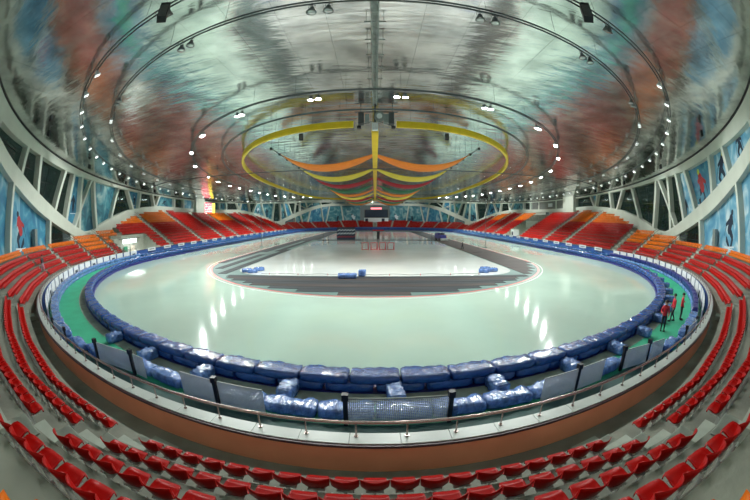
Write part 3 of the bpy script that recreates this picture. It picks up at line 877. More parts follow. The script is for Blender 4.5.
# far half
FL = cols(1, far_c); FR = cols(-1, far_c)
random.seed(5)
for sg, F_ in ((1, FL), (-1, FR)):
    for i in range(len(F_) - 1):
        a, c = F_[i], F_[i + 1]
        m = (abs(a[0]) + abs(c[0])) / 2
        if sg < 0 and 'x' == 'y': continue
        if abs(c[0]) > 273: pass
        k = ['poster2', 'poster2', 'win', 'poster1', 'poster2', 'win'][(i * 5 + (1 if sg > 0 else 3)) % 6]
        who = [(m, btop(m) + .3, min(4.5, max(1.2, (wtop(m) - btop(m)) * .7)), random.choice(['skier', 'skater', 'upright']), random.choice(['p_dark', 'p_dark', 'p_green', 'p_white']), 'p_dark', random.choice([-1, 1]))] if k != 'win' and abs(c[0] - a[0]) > 2.5 else None
        fill(a, c, k, False, who, 'teal printed banner between slanted columns of the far wall')
    lw = [(WTOT - 57, WTOT - 56), (WTOT - 44.1, WTOT - 47), (WTOT - 30, WTOT - 33), (WTOT - 18, WTOT - 18), (WTOT - 9.5, WTOT - 9.5)]
    for i in range(len(lw) - 1):
        a, c = lw[i], lw[i + 1]; m = (a[0] + c[0]) / 2
        fill((sg * a[0], sg * a[1]), (sg * c[0], sg * c[1]), ['poster2', 'poster1', 'poster2', 'poster2'][i], True, [(m, 4.2, 6.0, ['skier', 'upright', 'skater', 'skier'][i], ['p_green', 'p_dark', 'p_dark', 'p_white'][i], 'p_dark', 1)], 'teal printed banner under the beam at the far end')
# mid wall between the last columns: piers, recess
for sg in (1, -1):
    for a in ((131.3, 144.5),):
        fill((sg * 131.3, sg * 131.3), (sg * 138, sg * 138), 'poster2' if sg > 0 else 'win', lab='teal banner beside the white pier' if sg > 0 else None)
        fill((sg * 138, sg * 138), (sg * (WTOT - 131.3), sg * (WTOT - 131.3)), 'poster2' if sg > 0 else 'win', lab='teal banner past the glowing screen' if sg > 0 else None)
def wall_block(s0, s1, z0, z1, off0, off1, name, mat, parent):
    b = MB(); n = 4; ring = []
    for off in (off0, off1):
        for z in (z0, z1): ring.append([wpt(s0 + (s1 - s0) * i / n, off, z) for i in range(n + 1)])
    a, t, c, d = ring
    b.strip(a, t); b.strip(t, d); b.strip(d, c); b.strip(c, a)
    b.add([a[0], t[0], d[0], c[0]], [(0, 1, 2, 3)]); b.add([a[-1], t[-1], d[-1], c[-1]], [(0, 1, 2, 3)])
    return b.build(name, mat, parent)
wall_block(131.5, 137.6, 8.6, 14.6, -.9, .4, 'pier', 'white', WL)
wall_block(-118.0, -125.0, 8.6, 14.9, -.9, .4, 'pier', 'white', WR)
wall_block(-125.0, -150.0, 10.6, 13.9, .1, .5, 'grille', 'grille', WR)
wall_block(-134.0, -137.0, 11.8, 13.0, -.1, .3, 'air_unit', 'white2', WR)
wall_block(-125.0, -150.0, 10.0, 10.6, -.5, .4, 'ledge', 'white', WR)
# end walls behind the camera position are closed by the lower banners; small plain infill at the very ends
for sg, a0, a1 in ((1, 0, 10), (-1, 0, 10)):
    b = MB(); Q = [sg * (a0 + (a1 - a0) * i / 6) for i in range(7)]
    b.strip([wpt(s, .5, 2.5) for s in Q], [wpt(s, .5, blow(s)) for s in Q])
    b.build('end_infill', 'white', WL if sg > 0 else WR)

# glowing information screen on the pier
def oriented_box_thing(name, s, off, z, w, h, d, mat, parent=None):
    x, y, nx, ny = W(s, off); o = empty(name, (x, y, z), frame_rz(nx, ny))
    return o
sc = oriented_box_thing('led_screen', 142.2, -.75, 9.3, 0, 0, 0, None)
tag(sc, 'tall glowing pink and red information screen beside a white pier', 'screen')
b = MB(); b.box((0, .22, 2.05), 8.6, .34, 4.4); b.build('cabinet', 'black', sc)
b = MB(); b.box((-1.2, .03, 2.05), 5.9, .05, 4.0); b.build('display', 'led', sc)
b = MB(); b.box((2.9, .03, 2.05), 2.2, .05, 4.0); b.build('side_display', 'led_yellow', sc)
# far scoreboard and booth
sb = empty('scoreboard', (0.8, 212.5, 7.4)); tag(sb, 'long black scoreboard with red lit strip on the far wall', 'scoreboard')
b = MB(); b.box((0, 0, 2.6), 15, .6, 5.2); b.build('board', 'black', sb)
b = MB(); b.box((0, -.35, 5.9), 7, .3, 1.1); b.build('lit_strip', 'score_text', sb)
b = MB(); b.box((0, -.32, 2.6), 14.0, .05, 4.3); b.build('dark_screen', 'p_dark', sb)
bo = empty('commentary_booth', (0.8, 212.8, 3.8)); tag(bo, 'white booth with two dark windows below the far scoreboard', 'booth')
b = MB(); b.box((0, 0, 1.75), 15.5, .7, 3.5); b.build('cabin', 'white2', bo)
for xx in (-6.2, 4.4):
    b = MB(); b.box((xx, -.37, 1.9), 1.9, .06, 2.4); b.build('booth_window', 'p_dark', bo)

# ------------------------------------------------------------------ roof
q = MB()
NR_, NT_ = 26, 160
vs = []
for i in range(NR_ + 1):
    f = i / NR_
    for j in range(NT_):
        x, y, _, _ = W(-WTOT + 2 * WTOT * j / NT_, 1.2); x *= f; y = WCY + (y - WCY) * f
        vs.append((x, y, zroof(x, y) + .10))
fs = [(i * NT_ + j, i * NT_ + (j + 1) % NT_, (i + 1) * NT_ + (j + 1) % NT_, (i + 1) * NT_ + j) for i in range(NR_) for j in range(NT_)]
q.add(vs, fs); ceil = S(q.build('ceiling', 'seam'), 'vaulted ceiling clad in silver foil panels')
PX, PY = 3.36, 4.2
pan = []
for i in range(-19, 20):
    for j in range(-1, 52):
        x, y = (i + .5) * PX, -2.0 + (j + .5) * PY
        if inside_wall(x, y, 2.6): pan.append((math.dist((x, y, 20), (0, 0, EYE)), x, y))
pan.sort()
def quad_panel(x, y, ox=0, oy=0, oz=0, g=.007):
    P = [(x - PX / 2 + g, y - PY / 2 + g), (x + PX / 2 - g, y - PY / 2 + g), (x + PX / 2 - g, y + PY / 2 - g), (x - PX / 2 + g, y + PY / 2 - g)]
    lo = [(a - ox, c - oy, zroof(a, c) - oz) for a, c in P]; hi = [(a, c, z + .05) for a, c, z in lo]
    return lo + hi, [(0, 1, 2, 3), (4, 7, 6, 5), (0, 4, 5, 1), (1, 5, 6, 2), (2, 6, 7, 3), (3, 7, 4, 0)]
cnt = 0
rest = MB()
for d, x, y in pan:
    if cnt < 300 and in_view(x, y, zroof(x, y), 60):
        z = zroof(x, y) ; b = MB(); b.add(*quad_panel(x, y, x, y, z)); o = b.build('roof_panel', 'roof', ceil); o.location = (x, y, z); cnt += 1
        o.rotation_euler = (random.gauss(0, .0012), random.gauss(0, .0012), 0)
    else: rest.add(*quad_panel(x, y))
stuff(rest.build('roof_panels', 'roof', ceil))
# trees outside the dark windows
def tree(s, off, h):
    x, y, nx, ny = W(s, off); o = empty('tree', (x, y, -.25))
    b = MB(); b.tube([(0, 0, 0), (.1, 0, h * .5), (0, .1, h * .8)], [.22, .16, .06], 6); b.build('trunk', 'bark', o)
    b = MB(); rnd = random.Random(int(s * 10))
    for i in range(900):
        while True:
            p = Vector((rnd.uniform(-1, 1), rnd.uniform(-1, 1), rnd.uniform(-1, 1)))
            if .35 < p.length < 1: break
        p = Vector((p.x * h * .36, p.y * h * .36, h * .58 + p.z * h * .42)); a = rnd.uniform(0, 6.28)
        u = Vector((math.cos(a), math.sin(a), rnd.uniform(-.6, .6))) * rnd.uniform(.18, .4); v = Vector((-math.sin(a), math.cos(a), rnd.uniform(-1, 1))) * rnd.uniform(.14, .3)
        b.add([p - u, p + v, p + u, p - v], [(0, 1, 2, 3)])
    stuff(b.build('crown', 'leaf', o))
    return o
for i, (s, off, h) in enumerate(((36, 10, 13), (46.5, 10, 13), (56, 10, 12), (85, 10, 12), (96, 10, 13), (-66, 10, 13), (-80, 10, 14), (-93, 10, 14))):
    tag(tree(s, off, h), 'leafy green tree outside the dark hall windows', 'tree', 'trees outside the windows')
# ------------------------------------------------------------------ lighting rings, lamps, spine truss
def ring_fn(a, b_, n, cy, drop):
    def f(t):
        x, y = se(a, b_, n, cy, t); return Vector((x, y, zroof(x, y) - drop))
    return f
def ring_samples(f, step):
    P = [f(-PI + 2 * PI * i / 2400) for i in range(2400)]
    out = [P[0]]; acc = 0; prev = P[0]
    for p in P[1:]:
        acc += (p - prev).length; prev = p
        if acc >= step: out.append(p); acc = 0
    return out
RINGS = {'outer': (54.0, 94.0, 2.5, 106.0, 1.2), 'second': (50.5, 90.0, 2.5, 106.0, 1.2), 'third': (41.5, 74.6, 2.5, 106.0, 1.2), 'inner': (36.5, 68.0, 2.5, 106.0, 1.2)}
LAB = {'outer': 'outermost oval lighting truss under the foil ceiling', 'second': 'second oval lighting truss inside the outermost one', 'third': 'third oval lighting truss carrying the bright lamp pairs', 'inner': 'innermost oval lighting truss around the yellow band'}
for nm, prm in RINGS.items():
    f = ring_fn(*prm); P = ring_samples(f, 1.0)
    o = empty('lighting_truss', P[0]); tag(o, LAB[nm], 'truss', 'oval lighting trusses')
    rel = lambda p: p - P[0]
    def offs(i, d):
        t = (P[(i + 1) % len(P)] - P[i - 1]); t.z = 0; t.normalize(); return Vector((-t.y, t.x, 0)) * d
    for k, d in enumerate((-.14, .14)):
        b = MB(); b.tube([rel(P[i] + offs(i, d)) for i in range(len(P))], .07, 5, True); b.build('chord', 'truss', o, True)
    b = MB()
    for i in range(0, len(P), 2): b.tube([rel(P[i] + offs(i, -.14)), rel(P[i] + offs(i, .14))], .02, 4)
    stuff(b.build('rungs', 'truss', o))
    b = MB()
    for i in range(0, len(P), 5): b.tube([rel(P[i]), rel(Vector((P[i].x, P[i].y, zroof(P[i].x, P[i].y) + .05)))], .014, 4)
    stuff(b.build('hangers', 'truss', o))

def bell_proto(on, pale):
    o = empty('floodlight')
    b = MB(); b.lathe([(.09, .0), (.13, -.06), (.17, -.2), (.30, -.42), (.325, -.50), (.31, -.50)], 14); hs = b.build('housing', 'lamp_w' if pale else 'lamp', o, True)
    b = MB(); b.lathe([(.29, -.50), (.20, -.53), (.05, -.545)], 14); b.build('lens', ('lens_dim' if pale else 'lens_on') if on else 'lens_off', hs, True)
    b = MB(); b.tube([(-.2, 0, -.1), (-.2, 0, .12), (.2, 0, .12), (.2, 0, -.1)], .02, 5); b.tube([(0, 0, .1), (0, 0, .36)], .03, 5); b.build('yoke', 'truss', o)
    return o
def box_proto(pale):
    o = empty('spotlight')
    b = MB()
    vs = [(-.16, -.10, 0), (.16, -.10, 0), (.16, .10, 0), (-.16, .10, 0), (-.30, -.24, -.42), (.30, -.24, -.42), (.30, .24, -.42), (-.30, .24, -.42)]
    b.add(vs, [(0, 1, 2, 3), (0, 4, 5, 1), (1, 5, 6, 2), (2, 6, 7, 3), (3, 7, 4, 0)]); hs = b.build('housing', 'lamp_w' if pale else 'lamp', o)
    b = MB(); b.box((0, 0, -.42), .56, .44, .03); b.build('lens', 'lens_dim' if pale else 'lens_off', hs)
    b = MB(); b.tube([(-.28, 0, -.2), (-.28, 0, .14), (.28, 0, .14), (.28, 0, -.2)], .02, 5); b.tube([(0, 0, .12), (0, 0, .34)], .03, 5); b.build('yoke', 'truss', o)
    return o
PROTO = {}
def zone(p):
    if abs(p.x) < 15: return 'before the drapes' if p.y < 106 else 'over the far end'
    w = 'screen side' if p.x < 0 else 'red jackets side'
    return ('%s near the hub' if p.y < 62 else '%s over the straight' if p.y < 150 else '%s over the far bend') % w
def lamp(kind, p, rz, tilt, label, group):
    if kind not in PROTO:
        PROTO[kind] = {'on': lambda: bell_proto(True, False), 'off': lambda: bell_proto(False, False), 'pale': lambda: bell_proto(True, True), 'box': lambda: box_proto(True), 'boxd': lambda: box_proto(False)}[kind]()
        o = PROTO[kind]
    else: o = copy_tree(PROTO[kind])
    o.location = p; o.rotation_euler = (tilt[0], tilt[1], rz)
    if kind == 'pale': o.scale = (.72,) * 3
    tag(o, label, 'lamp', group)
    return o
def spot(parent_loc, watts, aim=(0, 0, 0), size=2.75):
    ld = bpy.data.lights.new('lamp_light', 'SPOT'); ld.energy = watts; ld.spot_size = size; ld.spot_blend = 0.6; ld.shadow_soft_size = .25; ld.color = (0.95, 1.0, 0.96)
    o = bpy.data.objects.new('lamp_light', ld); COL.objects.link(o); o.location = parent_loc
    o.rotation_euler = aim; return o
# third ring: bright pairs
f = ring_fn(*RINGS['third']); P = ring_samples(f, 1.0); n3 = len(P)
def nearest(P, x, y): return min(range(len(P)), key=lambda i: (P[i].x - x) ** 2 + (P[i].y - y) ** 2)
seeds = [(-6.4, 31.5), (2.7, 31.7), (12.2, 33.3), (20.7, 37.3), (26.7, 42.7), (31.1, 50.0), (-23.2, 38.8), (-29.7, 46.3), (-34.1, 55.9), (-15.5, 34.2), (36, 60)]
idx = [nearest(P, x, y) for x, y in seeds]
for y in range(68, 176, 9):
    for x in (-41, 41): idx.append(nearest(P, x, y))
for i in idx:
    p = P[i]; t = P[(i + 1) % n3] - P[i - 1]; rz = math.atan2(t.y, t.x)
    for d in (-.42, .42):
        q_ = p + Vector((math.cos(rz), math.sin(rz), 0)) * d - Vector((0, 0, .36))
        lamp('on', q_, rz, (random.uniform(-.1, .1), 0), 'lit floodlight of a bright pair, third truss, %s' % zone(p), 'lit lamps on the third truss, %s' % zone(p))
    near = p.y < 48; dv = Vector((0 if near else -p.x * .011, -.30 if near else 0, -1)); spot(p - Vector((0, 0, 1.05)), LAMP_W * (0.92 if near else 1.0), dv.to_track_quat('-Z', 'Y').to_euler(), 2.7 if near else 2.45)
# second ring: dark pairs near the end, lit small ones along the sides
f = ring_fn(*RINGS['second']); P = ring_samples(f, 1.0); n2 = len(P)
for x, y in ((-12.7, 17.5), (-3.0, 15.7), (6.5, 16.2), (15.5, 18.2), (-24, 21.6), (24.5, 21.8)):
    i = nearest(P, x, y); p = P[i]; t = P[(i + 1) % n2] - P[i - 1]; rz = math.atan2(t.y, t.x)
    for d in (-.5, .5):
        q_ = p + Vector((math.cos(rz), math.sin(rz), 0)) * d - Vector((0, 0, .36))
        lamp('off', q_, rz, (random.uniform(-.12, .12), 0), 'grey unlit bell floodlight of a pair on the second oval truss', 'unlit lamps on the second truss')
last = -99; num = 0
for i in range(n2):
    p = P[i]
    if p.y < 24.5 or i - last < 7: continue
    last = i; t = P[(i + 1) % n2] - P[i - 1]; rz = math.atan2(t.y, t.x)
    for d in (-.4, .4):
        q_ = p + Vector((math.cos(rz), math.sin(rz), 0)) * d - Vector((0, 0, .36))
        lamp('pale', q_, rz, (random.uniform(-.1, .1), 0), 'small pale floodlight of a pair, second truss, %s' % zone(p), 'pale lamps on the second truss, %s' % zone(p))
    num += 1
    if num % 3 == 0:
        dv = Vector((p.x * .9, (p.y - 106) * .45, 0)).normalized(); aim = (dv * .95 + Vector((0, 0, -1))).to_track_quat('-Z', 'Y').to_euler()
        spot(p - Vector((0, 0, .8)), SIDE_W, aim, 2.0)
# outer ring: single pale box spotlights
f = ring_fn(*RINGS['outer']); P = ring_samples(f, 1.0); n1 = len(P); last = -99
for i in range(n1):
    p = P[i]
    if i - last < (4 if p.y > 15.5 else 9): continue
    if p.y < 14.5 and abs(p.x) < 11: continue
    last = i; t = P[(i + 1) % n1] - P[i - 1]; rz = math.atan2(t.y, t.x)
    near = p.y < 14.6
    lamp('boxd' if near else 'box', p - Vector((0, 0, .34)), rz, (-.5 if p.y < 106 else .5, 0), 'dark box spotlight on the end of the outermost truss' if near else 'pale box spotlight on the outermost truss, %s' % zone(p), 'dark spotlights' if near else 'pale spotlights on the outermost truss, %s' % zone(p))
# black speakers
def speaker(p, h, w, label, rod, rz=0.0, small=False):
    o = empty('loudspeaker', p, rz); tag(o, label, 'speaker', 'hanging loudspeakers')
    b = MB(); b.obox((0, 0, -h / 2), (w / 2, 0, 0), (0, w * .4, -.1 * h), (0, .0, h / 2)); b.build('cabinet', 'black', o)
    b = MB(); b.obox((0, -w * .42, -h / 2), (w * .42, 0, 0), (0, .012, 0), (0, 0, h * .42)); b.build('grille', 'truss', o)
    b = MB(); b.tube([(0, 0, 0), (0, 0, rod)], .018, 5); b.build('hanger', 'truss', o)
    return o
for x, y, rz in ((-11.9, 12.6, .5), (11.9, 12.6, -.5)): z = zroof(x, y) - 1.35; speaker((x, y, z), 1.05, .6, 'large black loudspeaker hung from the outermost truss beside a spotlight', 1.2, rz)
for x in (-10.5, 10.2): z = zroof(x, 45.3) - 2.1; speaker((x, 45.3, z), .8, .55, 'small black loudspeaker hanging on a long rod before the yellow band', 2.1)
for sg in (-1, 1):
    for s in (47, 66, 84, 100): 
        x, y, nx, ny = W(sg * s, -3.4); z = zroof(x, y) - .55; speaker((x, y, z), .75, .5, 'small black loudspeaker under the roof edge above the slanted columns', .5, frame_rz(nx, ny) + PI)

# central spine truss
sp = empty('spine_truss', (0, 38, zroof(0, 38) - .75)); tag(sp, 'grey ladder truss running along the middle of the ceiling to the yellow hub', 'truss')
for x in (-.2, .2):
    b = MB(); b.tube([(x, y - 38, zroof(0, y) - .7 - sp.location[2]) for y in range(2, 39, 3)], .09, 5); b.build('chord', 'truss2', sp)
b = MB()
for y in range(3, 38, 1): b.tube([(-.2, y - 38, zroof(0, y) - .7 - sp.location[2]), (.2, y + .5 - 38, zroof(0, y) - .7 - sp.location[2])], .035, 4)
stuff(b.build('lacing', 'truss2', sp))
b = MB(); b.obox((0, -18, .32), (.16, 0, 0), (0, 18, .04), (0, 0, .03)); b.build('cable_tray', 'truss2', sp)
for y in [4 + 2.6 * i_ for i_ in range(13)]:
    b = MB(); z = zroof(0, y) - .55 - sp.location[2]; b.tube([(-.75, y - 38, z), (.75, y - 38, z)], .05, 5); b.tube([(-.6, y - 38, z), (-.6, y - 38, z + .5)], .03, 4); b.tube([(.6, y - 38, z), (.6, y - 38, z + .5)], .03, 4); b.build('cross_arm', 'truss2', sp)
# hub
hz = zroof(0, 41) - 2.75
hub = empty('hub_cluster', (0, 40.6, hz)); tag(hub, 'cluster of grey hoists, drums and speaker boxes where the yellow bands meet', 'rigging')
for x, w, h, m in ((-1.75, .7, 1.5, 'truss'), (2.05, .7, 1.5, 'truss'), (-1.0, .5, 1.1, 'truss2'), (1.4, .7, 1.2, 'truss2')):
    b = MB(); b.box((x, 0, 1.1), w, .9, h); b.build('machine_box', m, hub)
b = MB(); b.tube([(.55, -.55, 1.35), (.55, .45, 1.35)], .62, 14); b.build('drum', 'truss2', hub)
b = MB(); b.tube([(.55, -.60, 1.35), (.55, -.55, 1.35)], .36, 14); b.build('drum_face', 'lamp_w', hub)
b = MB(); b.box((0, -.3, -.05), .75, .5, 1.0); b.build('control_box', 'lamp_w', hub)
b = MB(); b.tube([(-2.6, 0, 2.1), (2.9, 0, 2.1)], .08, 5); b.tube([(-2.2, 0, .2), (-.4, -.2, .7)], .05, 5); b.tube([(2.2, 0, .2), (.5, -.2, .7)], .05, 5); b.tube([(0, 0, .2), (0, 0, 2.8)], .12, 6); b.tube([(-1.8, 0, 2.0), (-1.8, 0, 2.7)], .05, 5); b.tube([(2.2, 0, 2.0), (2.2, 0, 2.7)], .05, 5); b.build('frame', 'truss', hub)
for x in (-2.0, 2.3): b = MB(); b.box((x, -.1, -.05), .5, .5, .3); b.build('small_lamp', 'black', hub)

# yellow band and beam
def band(sg):
    P = []
    for i in range(0, 181):
        t = PI * i / 180
        x, y = se(32.0, 73.4, 2.75, 115.0, t)
        x = -abs(x) * -sg if False else sg * abs(x)
        if abs(x) < 1.7 and y < 60: continue
        dr = 2.05 if y < 90 else 2.05 + (y - 90) * .006
        P.append(Vector((x, y, zroof(x, y) - dr)))
    return P
yb = empty('yellow_band', (0, 41.6, zroof(0, 41.6) - 2.05)); tag(yb, 'broad yellow oval band hung under the ceiling around the drapes', 'ceiling band')
for sg in (-1, 1):
    P = band(sg); b = MB(); vs = []
    for i, p in enumerate(P):
        t = P[min(i + 1, len(P) - 1)] - P[max(i - 1, 0)]; t.z = 0; t.normalize(); nn = Vector((-t.y, t.x, 0)) * .22
        for d, h in ((-1, -.42), (1, -.42), (1, .42), (-1, .42)): vs.append(p + nn * d + Vector((0, 0, h)) - yb.location)
    fs = [(i * 4 + k, i * 4 + (k + 1) % 4, (i + 1) * 4 + (k + 1) % 4, (i + 1) * 4 + k) for i in range(len(P) - 1) for k in range(4)]
    fs += [(0, 1, 2, 3), tuple(len(vs) - 4 + k for k in range(4))]
    b.add(vs, fs); b.build('band_side', 'yellow', yb)
    b = MB()
    for i in range(2, len(P), 5): b.tube([P[i] - yb.location, Vector((P[i].x, P[i].y, zroof(P[i].x, P[i].y))) - yb.location], .02, 4)
    stuff(b.build('hangers', 'truss', yb))
ZS = 17.0
beam = empty('drape_beam', (0, 42, ZS)); tag(beam, 'straight yellow beam along the middle holding the coloured drapes', 'beam')
def zbeam(y): return 17.75 - .55 * min(1, (y - 42) / 14) if y < 56 else 17.2 - .004 * (y - 56)
b = MB(); pr = []
ys = list(range(42, 186, 4)); vs = []
for y in ys:
    for x, h in ((-.45, -.2), (.45, -.2), (.45, .25), (-.45, .25)): vs.append((x, y - 42, zbeam(y) + h - ZS))
b.add(vs, [(i * 4 + k, i * 4 + (k + 1) % 4, (i + 1) * 4 + (k + 1) % 4, (i + 1) * 4 + k) for i in range(len(ys) - 1) for k in range(4)] + [(0, 1, 2, 3), tuple(len(vs) - 4 + k for k in range(4))])
b.build('beam_body', 'yellow', beam)
b = MB()
for y in range(46, 184, 7):
    for x in (-.3, .3): b.tube([(x, y - 42, zbeam(y) - ZS), (x, y - 42, zroof(0, y) - ZS)], .03, 4)
    b.tube([(-1.6, y - 42, zbeam(y) + .5 - ZS), (1.6, y - 42, zbeam(y) + .5 - ZS)], .04, 4)
stuff(b.build('suspension', 'truss', beam))
# side lines with small lamps
def zside(y): return 17.75 - max(0, (y - 56)) * .008
for sg, nm in ((-1, 'screen side'), (1, 'red jackets side')):
    o = empty('drape_rail', (sg * 16.5, 50, zside(50))); tag(o, 'thin dark rail with small clamps holding the drape ends, %s' % nm, 'rail')
    b = MB(); b.tube([(0, y - 50, zside(y) - zside(50)) for y in range(50, 188, 6)], .06, 5); b.build('tube', 'truss', o)
    b = MB()
    for y in range(50, 188, 4): b.tube([(0, y - 50, zside(y) - zside(50)), (0, y - 50, zroof(16.5, y) - zside(50))], .02, 4)
    stuff(b.build('hangers', 'truss', o))
    for y in range(50, 186, 5):
        b = MB(); b.box((0, y - 50, zside(y) - zside(50) - .05), .35, .45, .35); b.build('clamp', 'black', o)
cn = ['orange', 'yellow', 'red', 'green']
for i in range(9):
    y = 56.0 + 15.2 * i
    for sg in (-1, 1):
        c = cn[i % 4]; b = MB(); NX, NY = 22, 6; vs = []; org = Vector((sg * 8, y, 15))
        for a in range(NX + 1):
            t = a / NX; x = sg * (.3 + 16.1 * t)
            z0 = zbeam(y) * (1 - t) + zside(y) * t - 2.6 * 4 * t * (1 - t) * (.75 + .25 * t)
            for e in range(NY + 1):
                w = e / NY - .5
                wy = w * 6.0 * (1 - .55 * abs(2 * t - 1) ** 4)
                vs.append((x - org.x, y + wy - org.y, z0 - 2.6 * (.25 - w * w) * (1 - abs(2 * t - 1) ** 3) - org.z))
        fs = [(a * (NY + 1) + e, (a + 1) * (NY + 1) + e, (a + 1) * (NY + 1) + e + 1, a * (NY + 1) + e + 1) for a in range(NX) for e in range(NY)]
        b.add(vs, fs); o = b.build('ceiling_drape', 'c_' + c, None, True); o.location = org
        m_ = o.modifiers.new('thickness', 'SOLIDIFY'); m_.thickness = .03
        tag(o, '%s fabric drape sagging from the yellow beam, %s, %s' % (c, ['foremost of its colour', 'middle of its colour', 'farthest of its colour'][i // 4], 'screen side' if sg < 0 else 'red jackets side'), 'drape', 'coloured ceiling drapes')
# transverse pipe
b = MB(); b.tube([(x, 66, min(16.4, zroof(x, 66) - .5) - 16.4) for x in range(-56, 57, 4)], .09, 6)
o = b.build('cross_pipe', 'truss'); 
for v in o.data.vertices: v.co.y -= 66
o.location = (0, 66, 16.4); tag(o, 'dark pipe crossing the whole hall under the ceiling behind the first drape', 'pipe')
# ------------------------------------------------------------------ padding
def puffy(L, Dp, Hh, seed, nx=10, ny=5, nz=4, amp=.02):
    """soft wrapped block, x along, y across, sits on z = 0"""
    rnd = random.Random(seed); ph = [rnd.uniform(0, 6.28) for _ in range(8)]
    idx = {}; vs = []; fs = []
    def vert(i, j, k):
        if (i, j, k) in idx: return idx[(i, j, k)]
        u, v, w = 2 * i / nx - 1, 2 * j / ny - 1, 2 * k / nz - 1
        rx, ry, rz_ = 1 - abs(u), 1 - abs(v), 1 - abs(w)
        e = .06
        def rnd_c(a, b, c): return 1 - e * (abs(b) ** 6 + abs(c) ** 6) * .9
        x = u * L / 2 * (1 - .025 * (abs(v) ** 4 + abs(w) ** 4)); y = v * Dp / 2 * (1 - .07 * (abs(u) ** 8 + abs(w) ** 4)); z = w * Hh / 2 * (1 - .10 * (abs(u) ** 8 + abs(v) ** 4))
        b_ = amp * (math.sin(u * 5 + ph[0]) * math.sin(v * 3 + ph[1]) + .7 * math.sin(u * 11 + ph[2] + w * 2) + .5 * math.sin(v * 7 + ph[3] + u * 3))
        z += b_ * (1 if w > -.9 else 0); y += .7 * b_ * v
        idx[(i, j, k)] = len(vs); vs.append((x, y, max(0, z + Hh / 2))); return idx[(i, j, k)]
    for i in range(nx):
        for j in range(ny):
            fs.append((vert(i, j, nz), vert(i + 1, j, nz), vert(i + 1, j + 1, nz), vert(i, j + 1, nz)))
            fs.append((vert(i, j, 0), vert(i, j + 1, 0), vert(i + 1, j + 1, 0), vert(i + 1, j, 0)))
    for i in range(nx):
        for k in range(nz):
            fs.append((vert(i, 0, k), vert(i + 1, 0, k), vert(i + 1, 0, k + 1), vert(i, 0, k + 1)))
            fs.append((vert(i, ny, k), vert(i, ny, k + 1), vert(i + 1, ny, k + 1), vert(i + 1, ny, k)))
    for j in range(ny):
        for k in range(nz):
            fs.append((vert(0, j, k), vert(0, j, k + 1), vert(0, j + 1, k + 1), vert(0, j + 1, k)))
            fs.append((vert(nx, j, k), vert(nx, j + 1, k), vert(nx, j + 1, k + 1), vert(nx, j, k + 1)))
    return vs, fs
def pad_mesh(L, D_, H_, seed, mat, amp=.02):
    b = MB(); b.add(*puffy(L, D_, H_, seed, amp=amp)); return b.mesh('crash_pad', mat, True)
PL = 1.74
UP = [pad_mesh(PL - .015, .86, .33, i, 'blue_pad') for i in range(5)]
LO = [pad_mesh(PL - .05, .74, .35, 20 + i, 'blue_pad', .012) for i in range(3)]
OUT = [pad_mesh(PL - .02, .68, .36, 40 + i, 'blue_pad2', .03) for i in range(4)]
DKB = [pad_mesh(PL - .01, .5, .55, 80 + i, 'dark_blue', .01) for i in range(2)]
STAY = [pad_mesh(.98, .56, .48, 60 + i, 'blue_pad2', .03) for i in range(3)]
lowv, lowf = puffy(PL - .03, .80, .33, 3, 3, 1, 1, .0)
pads = []
npad = int(2 * HALF / PL)
for i in range(npad):
    s = -HALF + 2 * HALF * (i + .5) / npad
    for lay in (0, 1):
        ss = s + (PL * .5 if lay == 0 else 0)
        if ss > HALF: ss -= 2 * HALF
        x, y, nx, ny = st(ss, 39.42 if lay else 39.46)
        pads.append((math.dist((x, y, .8), (0, 0, EYE)), x, y, .30 if lay == 0 else .62, frame_rz(nx, ny), lay, ss))
pads.sort()
def pzone(s):
    a = math.degrees(abs(s) / RP); w = 'screen side' if s > 0 else 'red jackets side'
    if a < 4: return 'opposite the open mesh panel'
    if a < 24: return 'opposite the whitish mesh panels, %s' % w
    if a < 90: return 'around the bend by the green floor, %s' % w
    return 'along the straight, %s' % w
rest = MB()
for n_, (d, x, y, z, rz, lay, s) in enumerate(pads):
    if n_ < 300:
        o = link('crash_pad', random.choice(UP if lay else LO), None, (x, y, z), rz + random.uniform(-.025, .025))
        if lay: o.location.z += random.uniform(-.015, .01)
        tag(o, 'blue wrapped crash pad, %s layer, %s' % ('upper' if lay else 'lower', pzone(s)), 'pad', 'crash pads, %s layer, %s' % ('upper' if lay else 'lower', pzone(s)))
    else:
        ca, sa = math.cos(rz), math.sin(rz)
        rest.add([(x + ca * a - sa * c, y + sa * a + ca * c, z + h) for a, c, h in lowv], lowf)
stuff(rest.build('crash_pads', 'blue_pad', None, True), 'rows of blue wrapped crash pads along the far ice edge', 'pads')
# stay pads across the gap
for i in range(-13, 5):
    a = i * 5.13 - .95
    x, y, nx, ny = st(sA(a), 40.36)
    o = link('stay_pad', STAY[i % 3], None, (x, y, .3), frame_rz(nx, ny) + PI / 2 + random.uniform(-.12, .12))
    tag(o, 'short pale blue pad bracing the padding from behind, laid crosswise on grey matting', 'pad', 'crosswise bracing pads')
